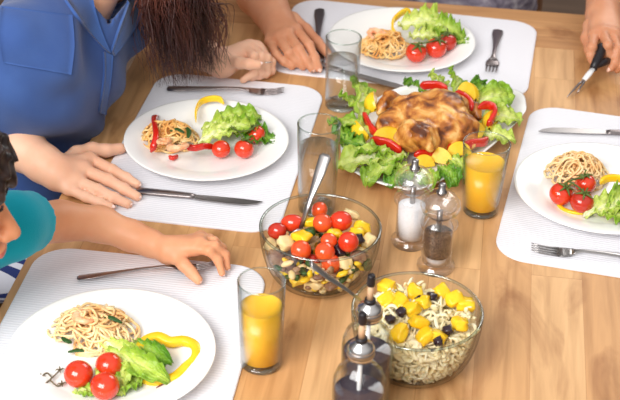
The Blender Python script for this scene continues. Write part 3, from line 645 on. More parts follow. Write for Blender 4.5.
# platter
G5 = 'lettuce round the roast chicken'
PT = MT+.009
plv = [(356, 104, .030, .085, .062, 120, 'leaf', 'dark-ribbed green lettuce leaf at the back left corner of the platter', (.5, 0)),
 (349, 122, .026, .080, .055, 150, 'leaf', 'green lettuce leaf on the left edge of the platter under the water glass', (.2, .1)),
 (352, 142, .020, .080, .055, 170, 'leaf_dark', 'darker lettuce leaf at left of the platter, between water glass and yellow slices', (.2, 0)),
 (362, 158, .022, .090, .060, 200, 'leaf_pale', 'pale lettuce leaf at the lower left platter corner', (-.1, .1)),
 (382, 168, .018, .080, .055, 235, 'leaf', 'lettuce leaf at the front edge of the platter left of the salt mill', (.1, 0)),
 (374, 150, .026, .070, .045, 190, 'leaf', 'frilly lettuce leaf left of the front yellow slices', (.3, 0)),
 (396, 178, .014, .050, .036, 250, 'leaf_dark', 'small dark lettuce leaf behind the salt mill', (.1, 0)),
 (448, 172, .016, .060, .040, 300, 'leaf_dark', 'dark lettuce leaf behind the pepper mill at the platter rim', (.1, 0)),
 (460, 163, .018, .060, .042, 320, 'leaf', 'lettuce leaf left of the right juice glass', (.1, 0)),
 (496, 135, .016, .065, .045, 350, 'leaf_pale', 'pale lettuce leaf behind the right juice glass', (.1, 0)),
 (500, 116, .024, .080, .055, 20, 'leaf_pale', 'pale lettuce leaf at the right corner of the platter', (.2, 0)),
 (494, 96, .040, .080, .058, 30, 'leaf', 'upright green lettuce leaf at the back right of the platter', (.6, 0)),
 (478, 90, .036, .075, .050, 60, 'leaf_dark', 'dark lettuce leaf behind the right end of the chicken', (.7, 0)),
 (458, 82, .040, .085, .055, 95, 'leaf', 'tall lettuce leaf behind the chicken, nearest the far plate', (.8, 0)),
 (440, 80, .036, .060, .040, 110, 'leaf_pale', 'pale lettuce leaf at the back behind the chicken', (.7, 0)),
 (416, 84, .030, .050, .034, 140, 'leaf_dark', 'small dark lettuce tuft behind the left of the chicken', (.6, 0)),
 (404, 170, .016, .060, .045, 260, 'leaf', 'lettuce leaf between the salt mill and the yellow wedge with a point', (.1, 0)),
 (428, 176, .012, .060, .040, 280, 'leaf', 'lettuce leaf at the front rim between the two mills', (.1, 0)),
 (392, 158, .020, .065, .045, 230, 'leaf', 'lettuce leaf under the lower left yellow slices', (.1, 0)),
 (362, 90, .028, .080, .055, 100, 'leaf', 'rearmost bright green lettuce leaf left of the chicken', (.6, 0)),
 (344, 132, .022, .065, .045, 100, 'leaf_dark', 'dark green lettuce leaf at the far left tip of the platter', (.1, 0))]
for px, py, h, L_, w_, hd, mm, lb, tl in plv:
    leaf(px, py, PT+h, L_, w_, hd, lb, mm, .0055, tl, group=G5, freq=3, cup=.25)

# ------------------------------------------------------------------ peppers
def strip(path, wdt, thk, name, label, cat, m, group=None, flesh=None, closed=False, tw=0):
    # a cut strip: rectangular section following a path, one long side the skin, tapered at its ends
    P = catmull(path, 5, closed); k = len(P); V = []; F = []; up = Vector((0, 0, 1))
    for i in range(k):
        t_ = (P[(i+1) % k]-P[i-1]) if closed else (P[min(i+1, k-1)]-P[max(i-1, 0)]); t_.normalize()
        n_ = t_.cross(up); n_ = n_.normalized() if n_.length > .01 else Vector((1, 0, 0)); b_ = n_.cross(t_)
        s_ = 1 if closed else max(.35, min(1, math.sin(PI*(i+.6)/(k+.2))*2.2))
        c_, q_ = math.cos(tw*i/k), math.sin(tw*i/k); n2 = n_*c_+b_*q_; b2 = b_*c_-n_*q_
        for a, b3 in ((-1, -.7), (-.7, -1), (.7, -1), (1, -.7), (1, .7), (.7, 1), (-.7, 1), (-1, .7)): V.append(P[i]+n2*a*thk/2*s_+b2*b3*wdt/2*s_)
    rng = k if closed else k-1
    for i in range(rng):
        for j in range(8): j2 = (j+1) % 8; i2 = (i+1) % k; F.append((i*8+j, i*8+j2, i2*8+j2, i2*8+j))
    if not closed: F.append(tuple(range(7, -1, -1))); F.append(tuple((k-1)*8+j for j in range(8)))
    org = sum(V, Vector())/len(V)
    return tag(mk(name, [v-org for v in V], F, m, loc=org), label, cat, group)
def pp(L_): return [W(*q) for q in L_]
# yellow rings
strip(pp([(196, 122, .020), (196, 112, .026), (200, 103, .030), (209, 99, .034), (219, 99, .034), (224, 104, .03)]), .011, .004, 'yellow_pepper_ring', 'yellow pepper arc at the back of the plate of the woman', 'pepper', M['yellow'])
strip(pp([(140, 350, .022), (146, 341, .020), (158, 337, .020), (170, 342, .018), (184, 341, .018), (195, 347, .016), (196, 358, .014), (186, 368, .013), (174, 378, .013), (158, 381, .013), (144, 378, .013), (138, 366, .018)]), .011, .013, 'yellow_pepper_ring', 'large yellow pepper ring under the lettuce on the lower left plate', 'pepper', M['yellow'], closed=True)
strip(pp([(398, 37, .024), (393, 31, .030), (393, 22, .036), (399, 15, .042), (406, 11, .044), (411, 13, .04)]), .012, .005, 'yellow_pepper_ring', 'yellow pepper arc standing on the farthest plate', 'pepper', M['yellow'])
strip(pp([(600, 184, .028), (606, 179, .034), (616, 178, .036), (628, 181, .034), (634, 188, .03)]), .012, .006, 'yellow_pepper_ring', 'yellow pepper strip cut by the right edge of the picture', 'pepper', M['yellow'])
strip(pp([(556, 201, .012), (562, 208, .012), (572, 212, .012), (584, 213, .012), (594, 210, .012)]), .004, .006, 'yellow_pepper_ring', 'thin yellow pepper arc under the tomatoes on the right plate', 'pepper', M['yellow'])
RG = 'red pepper strips on the plate of the woman'
strip(pp([(151, 152, .022), (154, 145, .034), (156, 136, .040), (155, 127, .038), (154, 119, .028), (158, 116, .02)]), .010, .009, 'red_pepper_strip', 'bent red pepper strip standing at the left of the pasta of the woman', 'pepper', M['red'], RG)
strip(pp([(186, 147, .030), (195, 148, .034), (205, 146, .032), (213, 147, .022)]), .010, .006, 'red_pepper_strip', 'red pepper strip between the shrimp and the left tomato', 'pepper', M['red'], RG)
strip(pp([(169, 157, .014), (173, 158, .016), (178, 156, .014)]), .007, .004, 'red_pepper_strip', 'small red pepper scrap in front of the shrimp', 'pepper', M['red'], RG)
strip(pp([(156, 388, .012), (166, 383, .012), (178, 377, .012), (190, 370, .012)]), .0025, .002, 'cabbage_shred', 'thin dark red shred in front of the yellow ring, lower left plate', 'cabbage', M['red_onion'])
# platter red strips
RS = 'red pepper strips round the chicken'
for path, lb in [([(363, 113, .042), (366, 119, .040), (371, 128, .038), (378, 135, .036), (384, 136, .036)], 'red pepper strip standing at the left side of the chicken'),
 ([(371, 139, .036), (379, 141, .038), (388, 143, .038), (396, 148, .034), (401, 153, .028)], 'red pepper strip between the two front left yellow slices'),
 ([(414, 155, .032), (424, 153.5, .032), (436, 151, .032), (446, 148, .032), (453, 146, .03)], 'long red pepper strip in front of the chicken'),
 ([(455, 148, .03), (464, 146, .032), (474, 143, .032), (484, 142, .03), (488, 138, .03)], 'red pepper strip seen through the rim of the right juice glass'),
 ([(420, 86, .060), (430, 85, .064), (440, 86, .064), (447, 91, .058)], 'red pepper strip behind the top of the chicken'),
 ([(455, 93, .060), (463, 96, .060), (470, 102, .056), (472, 110, .05)], 'curved red pepper strip behind the right shoulder of the chicken'),
 ([(478, 108, .052), (486, 105, .054), (493, 107, .052), (495, 113, .048), (491, 121, .042), (487, 126, .036)], 'hooked red pepper strip at the right end of the chicken')]:
    strip(pp(path), .014, .0075, 'red_pepper_strip', lb, 'pepper', M['red'], RS)
def wedge(px, py, h, L_, r, rz, label, m='yellow', m2='yellow_pale', tilt=(0, 0), name='yellow_wedge', cat='fruit wedge', group=None, ang=1.85):
    # a citrus-like segment: curved back with skin, flat flesh faces
    V = []; F = []; nl, na = 10, 7
    for i in range(nl+1):
        u_ = -1+2*i/nl; rr_ = r*math.sqrt(max(0, 1-u_*u_*.96)); V.append((u_*L_/2, 0, r*.05*(1-abs(u_))))
        for j in range(na+1): a = -ang/2+ang*j/na; V.append((u_*L_/2, rr_*math.sin(a), -rr_*math.cos(a)))
    st = na+2
    for i in range(nl):
        for j in range(1, na+1): F.append((i*st+j, i*st+j+1, (i+1)*st+j+1, (i+1)*st+j))
    F1 = []
    for i in range(nl): F1.append((i*st, i*st+1, (i+1)*st+1, (i+1)*st)); F1.append((i*st+na+1, i*st, (i+1)*st, (i+1)*st+na+1))
    o = thing(name, label, cat, W(px, py, h), group=group, rot=(tilt[0], tilt[1], math.radians(rz)))
    mk('skin', V, F, M[m], o); mk('flesh', V, F1, M[m2], o, smooth=False); return o
WG = 'yellow wedges round the chicken'
for a in [(377, 104, .040, .045, .022, 95, 'yellow wedge standing at the back left of the chicken', (1.9, 0)),
 (365, 131, .030, .042, .024, 120, 'yellow wedge left of the chicken below the standing red strip', (1.6, 0)),
 (389, 140, .034, .052, .022, -10, 'yellow slice right behind the lower left red pepper strip', (2.2, 0)),
 (405, 149, .026, .040, .026, 60, 'yellow wedge with a point up, in front of the chicken breast', (2.0, .3)),
 (437, 162, .020, .050, .024, -15, 'yellow wedge below the long red strip, behind the pepper mill', (1.8, 0)),
 (459, 155, .024, .040, .022, 10, 'yellow wedge left of the right juice glass', (1.9, 0)),
 (483, 134, .034, .036, .020, 80, 'yellow wedge seen above the rim of the right juice glass', (1.7, 0)),
 (496, 124, .030, .046, .024, 70, 'yellow wedge under the hooked red strip', (1.8, 0)),
 (466, 95, .056, .046, .022, -50, 'yellow wedge with pale rim behind the right of the chicken', (1.9, 0)),
 (424, 167, .016, .036, .020, 20, 'yellow wedge right behind the head of the salt mill', (1.8, 0))]:
    wedge(a[0], a[1], a[2], a[3], a[4], a[5], a[6], tilt=a[7], group=WG)

# ------------------------------------------------------------------ roast chicken
cc = W(428, 128, .040); ck = thing('roast_chicken', 'golden brown roast chicken in the middle of the platter', 'chicken', (cc.x, cc.y, TZ+PT))
def lump(X, Y, Z, A=.0022, f1=170, f2=90): return A*(np.sin(X*f1+1.3*np.sin(Y*f2))*np.sin(Y*f1*.9+1.1*np.sin(Z*f2*1.2))*np.cos(Z*f1*.8+np.sin(X*f2)))+A*.8*np.sin(X*60+2*np.sin(Y*45))*np.sin(Y*70+Z*50)
s = SDF(cc-Vector((.11, .11, .06)), cc+Vector((.11, .11, .07)), .002)
s.ell(cc+Vector((0, .005, -.004)), (.072, .056, .040), k=.01)
s.ell(W(440, 104, .066), (.040, .034, .022), k=.016); s.ell(W(412, 108, .060), (.034, .030, .020), k=.014)
s.ell(W(418, 138, .045), (.038, .026, .027), k=.012); s.ell(W(432, 146, .034), (.026, .016, .018), k=.010)
s.ell(W(452, 128, .046), (.034, .026, .028), k=.012)
s.wave(lump); s.build('carcass', M['roast'], ck, (cc.x, cc.y, TZ+PT))
for nm, ps, rd in [('drumstick', [(398, 118, .050), (388, 124, .044), (381, 136, .030)], [.022, .019, .012]), ('drumstick', [(456, 118, .052), (466, 128, .044), (470, 142, .030)], [.022, .019, .012]),
                   ('wing', [(398, 103, .052), (390, 98, .050), (384, 106, .040), (380, 112, .034)], [.014, .011, .010, .006]), ('wing', [(462, 104, .050), (474, 108, .044), (478, 118, .034)], [.013, .011, .007]),
                   ('drumstick', [(410, 128, .060), (422, 138, .056), (430, 148, .046)], [.015, .014, .008])]:
    P = [W(*q) for q in ps]; lo = Vector([min(p[i] for p in P)-.035 for i in range(3)]); hi = Vector([max(p[i] for p in P)+.035 for i in range(3)])
    s = SDF(lo, hi, .002); s.chain(P, rd, .008); s.wave(lambda X, Y, Z: lump(X, Y, Z, .0014, 230, 130)); s.build(nm, M['roast'], ck, (cc.x, cc.y, TZ+PT))

# ------------------------------------------------------------------ pasta
def spaghetti(px, py, h0, rx, ry, hh, n, label, m, seed, r=.0018, loops=1.3):
    rnd = random.Random(seed); c = W(px, py, h0); o = MB()
    for k in range(n):
        a0 = rnd.random()*2*PI; rad = math.sqrt(rnd.random())*.8; cx_, cy_ = rad*math.cos(a0), rad*math.sin(a0); lr = rnd.uniform(.18, .6); ph = rnd.random()*6.28; ln = rnd.uniform(.5, loops)*2*PI*(1 if rnd.random() < .5 else -1)
        lev = rnd.uniform(.25, 1.0); q = []; sg = 22; sq = rnd.uniform(.5, 1); ra = rnd.random()*PI
        for i in range(sg+1):
            t_ = i/sg; a = ph+ln*t_; rr_ = lr*(1+.25*math.sin(3*a*.5+k))
            dx, dy = rr_*math.cos(a), rr_*math.sin(a)*sq; x_ = cx_+dx*math.cos(ra)-dy*math.sin(ra); y_ = cy_+dx*math.sin(ra)+dy*math.cos(ra)
            d = math.hypot(x_, y_)
            if d > 1.08: x_ *= 1.08/d; y_ *= 1.08/d; d = 1.08
            z_ = hh*lev*max(0, 1-d**2.2)**.6+.002*math.sin(a*3+k)+.0025+.0015*(k % 4)
            q.append((x_*rx, y_*ry, max(.0012, z_)))
        o.tube(q, r, 6)
    return tag(o.build('spaghetti', m, loc=c), label, 'spaghetti', kind='stuff')
spaghetti(169, 141, PZ, .045, .038, .028, 62, 'heap of orange sauced spaghetti on the plate of the woman', M['pasta_orange'], 1)
spaghetti(94, 334, PZ, .056, .045, .030, 72, 'heap of spaghetti on the lower left plate', M['pasta'], 2)
spaghetti(385, 50, PZ, .044, .042, .030, 60, 'heap of spaghetti on the farthest plate behind the water glass', M['pasta_orange'], 3)
spaghetti(576, 177, PZ, .046, .042, .036, 64, 'round nest of spaghetti on the right plate', M['pasta'], 4)
# shrimp and scraps
def shrimp(px, py, h, R, rz, label, tilt=(0, 0)):
    o = MB(); q = []; rr_ = []
    for i in range(19):
        t_ = i/18; a = t_*4.2; q.append((R*math.cos(a)*(1-.15*t_), R*math.sin(a)*(1-.15*t_), 0)); rr_.append((.0068*(1-.65*t_)+.0006*math.sin(t_*40))*R/.011)
    o.tube(q, rr_, 10, flat=.8); return tag(o.build('shrimp', M['shrimp'], loc=W(px, py, h), rot=(tilt[0], tilt[1], math.radians(rz))), label, 'shrimp')
shrimp(179, 146, .044, .0130, 200, 'curled pink shrimp on top of the pasta of the woman', (.3, .1))
shrimp(165, 142, .038, .0115, 60, 'second shrimp left of the curled one on the plate of the woman', (-.2, .3))
shrimp(376, 35, .042, .0140, 20, 'shrimp on top of the spaghetti of the farthest plate', (.2, .2))
shrimp(86, 318, .042, .0130, 120, 'shrimp on top of the spaghetti of the lower left plate', (.2, .2))
def scrap(pl, label, m='herb'):
    P = pp(pl); o = MB(); o.tube(catmull(P, 3), [.003*(.4+math.sin(PI*(i+.5)/((len(P)-1)*3+1))) for i in range((len(P)-1)*3+1)], 6, flat=.35)
    org = P[0].copy(); o.v = [Vector(v)-org for v in o.v]; tag(o.build('herb_leaf', M[m], loc=org), label, 'herb')
scrap([(170, 131, .038), (177, 129, .040), (184, 133, .038)], 'dark green herb leaf on the pasta of the woman, behind the shrimp')
scrap([(186, 127, .036), (189, 131, .038), (188, 138, .036)], 'dark green herb leaf right on the pasta of the woman')
scrap([(104, 316, .042), (112, 318, .042), (122, 323, .038)], 'green herb leaf at the back of the lower left spaghetti')
scrap([(62, 337, .030), (67, 341, .032), (72, 342, .03)], 'small herb at the left of the lower left spaghetti')
scrap([(68, 352, .016), (80, 350, .018), (90, 352, .016)], 'herb lying under the front of the lower left spaghetti')

# ------------------------------------------------------------------ tomato salad bowl
bt = .060
BG = 'cherry tomatoes in the glass bowl'
for px, py, h, r, mm, tl, el, lb in [
 (277, 231, .062, .0120, 'tomato_d', (.5, 1.2, .4), 1.25, 'leftmost dark red tomato in the salad bowl, by the glass wall'),
 (292, 223, .066, .0125, 'tomato', (.9, 1.2, .9), 1.45, 'long red tomato left of the standing spoon in the salad bowl'),
 (319.5, 210, .074, .0115, 'tomato_o', (.2, .3, 0), 1.2, 'orange-red tomato farthest back in the salad bowl'),
 (322.5, 223, .076, .0140, 'tomato_o', (.3, .2, 0), 1.0, 'large round tomato at the centre back of the salad bowl'),
 (341, 221, .076, .0145, 'tomato', (.2, 1.2, 0), 1.25, 'large red tomato at the right back of the salad bowl'),
 (348.5, 242, .072, .0145, 'tomato', (.6, .2, 0), 1.1, 'glossy red tomato at the right of the salad bowl'),
 (301, 250, .060, .0145, 'tomato_o', (.3, .2, 0), 1.0, 'tomato at the front left of the salad bowl against the glass'),
 (325, 252, .064, .0145, 'tomato_o', (.2, .6, 0), 1.0, 'tomato at the centre front of the salad bowl'),
 (329, 241, .068, .0120, 'tomato_o', (.2, .2, 0), 1.0, 'half hidden tomato in the middle of the salad bowl'),
 (331, 264, .048, .0135, 'tomato_o', (.1, .1, 0), 1.2, 'lowest tomato, pressed on the front glass of the salad bowl'),
 (312, 262, .040, .0120, 'tomato_d', (.1, .1, 0), 1.0, 'dark tomato deep in the salad bowl behind the front glass')]:
    tomato(px, py, h, r, lb, mm, False, BG, tl, el)
def chunk(px, py, h, sz, label, m, name, cat, group=None, seed=0, rot=None):
    rnd = random.Random(seed+int(px*7+py)); V = []; F = []; n_ = 5
    s = sz if hasattr(sz, '__len__') else (sz, sz, sz)
    idx = {}
    for f_ in range(6):
        ax = f_//2; sg = 1 if f_ % 2 else -1
        for i in range(n_+1):
            for j in range(n_+1):
                a, b_ = -1+2*i/n_, -1+2*j/n_; p = [0, 0, 0]; p[ax] = sg; p[(ax+1) % 3] = a; p[(ax+2) % 3] = b_; key = tuple(round(q, 3) for q in p)
                if key not in idx:
                    v = Vector(p); v2 = v.normalized()*1.12; v = v.lerp(v2, .42); nn = noise.noise_vector(v*1.1+Vector((px, py, seed)))*.34
                    v += nn; v.z -= .16*(v.x**2); idx[key] = len(V); V.append((v.x*s[0]/2, v.y*s[1]/2, v.z*s[2]/2))
        for i in range(n_):
            for j in range(n_):
                def K(i, j):
                    p = [0, 0, 0]; p[ax] = sg; p[(ax+1) % 3] = -1+2*i/n_; p[(ax+2) % 3] = -1+2*j/n_; return idx[tuple(round(q, 3) for q in p)]
                q = (K(i, j), K(i+1, j), K(i+1, j+1), K(i, j+1)); F.append(q if sg > 0 else q[::-1])
    r_ = rot or (rnd.uniform(-.6, .6), rnd.uniform(-.6, .6), rnd.uniform(0, 6))
    return tag(mk(name, V, F, M[m], loc=W(px, py, h), rot=r_), label, cat, group)
for px, py, h, sz, mm, lb, nm, ct in [
 (302, 236, .068, (.024, .022, .010), 'yellow', 'yellow pepper piece in front of the standing spoon', 'yellow_pepper_piece', 'pepper'),
 (287, 243, .062, (.028, .020, .012), 'cream', 'pale cut potato piece at the left of the salad bowl', 'potato_piece', 'potato'),
 (352, 214, .070, (.026, .018, .010), 'cream', 'pale cut potato piece at the back right of the salad bowl', 'potato_piece', 'potato'),
 (363, 228, .066, (.024, .018, .010), 'yellow', 'yellow pepper piece at the right wall of the salad bowl', 'yellow_pepper_piece', 'pepper'),
 (357, 232, .068, (.020, .014, .010), 'yellow', 'yellow pepper piece behind the glossy right tomato', 'yellow_pepper_piece', 'pepper'),
 (336, 234, .070, (.022, .014, .010), 'yellow', 'yellow pepper piece in the centre of the salad bowl', 'yellow_pepper_piece', 'pepper'),
 (309, 222, .070, (.018, .014, .010), 'yellow', 'small yellow pepper piece right of the standing spoon', 'yellow_pepper_piece', 'pepper'),
 (309, 232, .068, (.016, .014, .010), 'herb', 'dark herb clump beside the yellow piece in the salad bowl', 'herb_clump', 'herb'),
 (357, 240, .064, (.018, .014, .012), 'olive', 'black olive right of the glossy tomato in the salad bowl', 'olive', 'olive'),
 (339, 251, .058, (.018, .014, .012), 'olive', 'black olive between the front and right tomatoes', 'olive', 'olive'),
 (368, 240, .060, (.020, .016, .012), 'cream', 'pale piece at the right glass wall of the salad bowl', 'potato_piece', 'potato'),
 (344, 262, .050, (.026, .018, .014), 'cream', 'pale piece in front of the glossy right tomato', 'potato_piece', 'potato'),
 (358, 256, .050, (.022, .016, .014), 'egg', 'brown aubergine piece at the right front of the salad bowl', 'aubergine_piece', 'aubergine'),
 (316, 268, .034, (.030, .020, .014), 'cream', 'pale piece under the centre front tomato', 'potato_piece', 'potato'),
 (298, 280, .022, (.020, .014, .012), 'yellow_pale', 'small yellow slice low at the left front of the salad bowl', 'courgette_slice', 'courgette'),
 (314, 285, .018, (.028, .016, .014), 'cream', 'pale slice lowest in the salad bowl', 'mushroom_slice', 'mushroom'),
 (288, 266, .030, (.026, .018, .016), 'egg', 'brown aubergine piece at the left front of the salad bowl', 'aubergine_piece', 'aubergine'),
 (276, 256, .040, (.020, .020, .016), 'egg', 'brown aubergine piece by the left wall of the salad bowl', 'aubergine_piece', 'aubergine'),
 (334, 282, .022, (.030, .018, .014), 'egg', 'brown aubergine piece low at the centre front of the salad bowl', 'aubergine_piece', 'aubergine'),
 (352, 272, .030, (.024, .018, .014), 'cream', 'pale slice low at the right front of the salad bowl', 'mushroom_slice', 'mushroom'),
 (306, 270, .034, (.022, .016, .014), 'olive', 'dark olive low at the left front of the salad bowl', 'olive', 'olive'),
 (271, 244, .052, (.018, .016, .012), 'cream', 'pale piece against the left glass wall of the salad bowl', 'potato_piece', 'potato'),
 (364, 264, .036, (.020, .016, .014), 'herb', 'dark herb clump low at the right wall of the salad bowl', 'herb_clump', 'herb')]:
    chunk(px, py, h, sz, lb, mm, nm, ct, 'pieces in the tomato salad')
# mixed small chopped bed filling the bowl below the big pieces
def bed(c, R, top, n, name, label, cat, mats, seed, kind='bits'):
    rnd = random.Random(seed)
    groups = {}
    for k in range(n):
        z = rnd.uniform(.010, top); rmax = bowl_r(z, R)-.009; r_ = rmax*math.sqrt(rnd.random()) if rnd.random() < .45 else rmax*rnd.uniform(.85, 1); a = rnd.random()*2*PI
        p = Vector((r_*math.cos(a), r_*math.sin(a), z)); mi = rnd.randrange(len(mats)); o = groups.setdefault(mi, MB())
        if kind == 'bits':
            u_ = Vector((rnd.uniform(-1, 1), rnd.uniform(-1, 1), rnd.uniform(-.5, .5))).normalized()*rnd.uniform(.005, .010)
            o.tube([p-u_, p-u_*.5+Vector((0, 0, .001)), p+u_*.5, p+u_], [.002, .0055, .0052, .002], 7, flat=.6)
        else:
            # short twisted noodle
            u_ = Vector((rnd.uniform(-1, 1), rnd.uniform(-1, 1), rnd.uniform(-.35, .35))).normalized(); v_ = u_.orthogonal().normalized(); w_ = u_.cross(v_); L_ = rnd.uniform(.012, .022); ph = rnd.random()*6
            q = [p+u_*(L_*(t_/7-.5)*1.6)+(v_*math.cos(ph+t_*.9)+w_*math.sin(ph+t_*.9))*.0034 for t_ in range(8)]
            for t_ in q:
                d = math.hypot(t_.x, t_.y); lim = bowl_r(max(t_.z, 0.006), R)-.003
                if d > lim: t_.x *= lim/d; t_.y *= lim/d
                t_.z = max(t_.z, .008)
            o.tube(q, [.0018, .0032, .0036, .0036, .0036, .0036, .0032, .0018], 7, flat=.45)
    g = thing(name, label, cat, (c[0], c[1], TZ+.0003))
    tag(g, kind='stuff')
    for mi, o in groups.items(): o.build(mats[mi][0], mats[mi][1], g)['kind'] = 'stuff'
bed(B1, B1R, .050, 230, 'chopped_vegetables', 'mixed chopped vegetables filling the salad bowl below the tomatoes', 'salad', [('aubergine_bits', M['egg']), ('potato_bits', M['cream']), ('herb_bits', M['herb']), ('potato_bits', M['cream']), ('pepper_bits', M['yellow'])], 5)
bed(B2, B2R, .066, 900, 'pasta_salad', 'creamy twisted pasta filling the nearer glass bowl', 'pasta', [('twisted_pasta', M['pasta_white']), ('twisted_pasta', M['pasta_white'])], 6, 'pasta')
# mound on top of the pasta
rnd = random.Random(12); o = MB()
for k in range(200):
    r_ = .068*math.sqrt(rnd.random()); a = rnd.random()*2*PI; p = Vector((r_*math.cos(a), r_*math.sin(a), .064+.016*(1-(r_/.072)**2)+rnd.uniform(-.004, .003)))
    u_ = Vector((rnd.uniform(-1, 1), rnd.uniform(-1, 1), rnd.uniform(-.3, .3))).normalized(); v_ = u_.orthogonal().normalized(); w_ = u_.cross(v_); L_ = rnd.uniform(.024, .040); ph = rnd.random()*6
    o.tube([p+u_*(L_*(t_/13-.5))+(v_*math.cos(ph+t_*.55)+w_*.5*math.sin(ph+t_*.55))*.0060 for t_ in range(14)], [.0014, .0026]+[.0030]*10+[.0026, .0014], 7, flat=.45)
pg = [x_ for x_ in bpy.data.objects if x_.name == 'pasta_salad'][0]; o.build('pasta_top', M['pasta_white'], pg)['kind'] = 'stuff'
YG = 'yellow cubes in the pasta salad'
places = ['at the back left rim', 'left of centre, behind the dark olive', 'in the centre', 'right of the back centre', 'at the back right', 'in front of the centre', 'at the left front', 'at the right front', 'near the right wall', 'at the far right rim', 'left, beside the cruet tip', 'at the front, near the glass', 'next to the back olive', 'between the centre and left cubes']
for (px, py), w_ in zip([(386.5, 286), (400, 301), (421, 302), (442.5, 293), (455, 299), (420, 322), (399, 333), (437, 336), (460, 323), (466, 304), (388, 300), (425, 336), (415, 293), (410, 309)], places):
    r_ = math.hypot(W(px, py, .078).x-B2.x, W(px, py, .078).y-B2.y); chunk(px, py, .072+.018*max(0, 1-(r_/.08)**2), (.023, .019, .014), 'yellow pepper cube %s of the pasta bowl' % w_, 'yellow', 'yellow_pepper_cube', 'pepper', YG, 3)
for px, py, w_ in [(432, 296, 'at the back, between yellow cubes'), (401, 312, 'left of centre, largest'), (390, 319, 'at the left, near the rim'), (419, 299, 'behind the centre cube'), (438, 341, 'at the front'), (448, 330, 'at the right front')]:
    r_ = math.hypot(W(px, py, .078).x-B2.x, W(px, py, .078).y-B2.y); chunk(px, py, .076+.016*max(0, 1-(r_/.08)**2), (.012, .011, .009), 'black olive piece %s of the pasta bowl' % w_, 'olive', 'olive', 'olive', 'olives in the pasta salad', 4)
#===PEOPLE

def nail(p, prev, up, w, parent, m='nail'):
    d = (p-prev).normalized(); y = up.cross(d).normalized(); z = d.cross(y); V = []; F = []; c = p+d*w*.35+z*w*.62
    nu, nv = 12, 4
    for i in range(nv+1):
        r_ = i/nv
        for j in range(nu):
            a = 2*PI*j/nu; x_, y_ = r_*math.cos(a), r_*math.sin(a); V.append(c+d*x_*w*.95+y*y_*w*.68+z*(.20*w*(1-r_*r_)-.30*w*y_*y_-.12*w*max(0, x_)**2))
    for i in range(nv):
        for j in range(nu): j2 = (j+1) % nu; F.append((i*nu+j, (i+1)*nu+j, (i+1)*nu+j2, i*nu+j2))
    org = parent.location
    o = mk('fingernail', [v-org for v in V], F, M[m], parent)
    sd = o.modifiers.new('thickness', 'SOLIDIFY'); sd.thickness = .0006
def P3(L_): return [W(*q) for q in L_]
def hand(s, palm, fingers, thumb, wr, fr):
    """palm: wrist point and the knuckles; fingers: each four points from the knuckle to the tip"""
    wrist, kn = palm; m_ = wrist
    for i, k_ in enumerate(kn):
        s.cap(wrist.lerp(kn[0] if i < 2 else kn[-1], .12), k_, wr*.80, fr[i]*1.25, .012)
    for i in range(len(kn)-1): s.cap(kn[i], kn[i+1], fr[i]*1.15, fr[i+1]*1.15, .008)
    for i, f_ in enumerate(fingers):
        n_ = len(f_); s.chain(f_, [fr[i]*(1.12-.30*j/(n_-1)) for j in range(n_)], .0022)
        for j in range(1, n_-1): s.ell(f_[j], (fr[i]*1.06,)*3, k=.003)
    n_ = len(thumb); s.chain([wrist.lerp(thumb[0], .5)]+thumb, [wr*.6]+[fr[0]*(1.45-.42*j/(n_-1)) for j in range(n_)], .006)
UP = Vector((0, 0, 1))
def head_parts(s, c, fwd, sc, up=Vector((0, 0, 1))):
    """cranium, jaw, nose, lips, sockets and ears round the head centre c, face along fwd"""
    f_ = fwd.normalized(); r_ = f_.cross(up).normalized(); u_ = r_.cross(f_); q = Matrix((r_, f_, u_)).transposed().to_quaternion()
    A = lambda x, y, z: c+(r_*x+f_*y+u_*z)*sc
    s.ell(A(0, -.012, .03), (.074*sc, .094*sc, .082*sc), q, .01); s.ell(A(0, .028, -.035), (.056*sc, .058*sc, .075*sc), q, .02); s.ell(A(0, .058, -.085), (.022*sc, .020*sc, .018*sc), q, .02)
    s.ell(A(.034, .056, -.028), (.024*sc, .018*sc, .022*sc), q, .02); s.ell(A(-.034, .056, -.028), (.024*sc, .018*sc, .022*sc), q, .02)
    s.cut(A(.031, .098, .004), (.019*sc, .018*sc, .012*sc), q, .012); s.cut(A(-.031, .098, .004), (.019*sc, .018*sc, .012*sc), q, .012)
    s.cap(A(0, .084, .008), A(0, .104, -.030), .007*sc, .011*sc, .008); s.ell(A(.011, .095, -.034), (.008*sc,)*3, q, .006); s.ell(A(-.011, .095, -.034), (.008*sc,)*3, q, .006)
    s.ell(A(0, .086, -.057), (.021*sc, .012*sc, .0055*sc), q, .004); s.ell(A(0, .084, -.067), (.018*sc, .012*sc, .006*sc), q, .004)
    for k_ in (-1, 1): s.ell(A(.074*k_, -.006, -.008), (.010*sc, .020*sc, .032*sc), q, .006)
    return A, q
def ball(c, r, m, name, parent, q=None, sc=(1, 1, 1)):
    o = MB(); o.lathe([(math.sin(PI*i/12)*r, -math.cos(PI*i/12)*r) for i in range(13)], 16)
    V = [Vector((v[0]*sc[0], v[1]*sc[1], v[2]*sc[2])) for v in o.v]
    if q is not None: V = [q @ v for v in V]
    V = [v+c-parent.location for v in V]; return mk(name, V, o.f, m, parent)
def face_details(A, q, sc, g, brow):
    for k_ in (-1, 1):
        ball(A(.031*k_, .066, .002), .0115*sc, M['eyew'], 'eye', g, q); ball(A(.031*k_, .0752, -.001), .0068*sc, M['eye'], 'iris', g, q)
        o = MB(); o.tube([A(.014*k_, .087, .019)-g.location, A(.032*k_, .088, .025)-g.location, A(.050*k_, .074, .019)-g.location], [.002*sc, .0028*sc, .001*sc], 6, flat=.6); o.build('eyebrow', brow, g)
    ball(A(0, .092, -.0615), .010*sc, M['lip'], 'lips', g, q, (2.0, .55, .75))

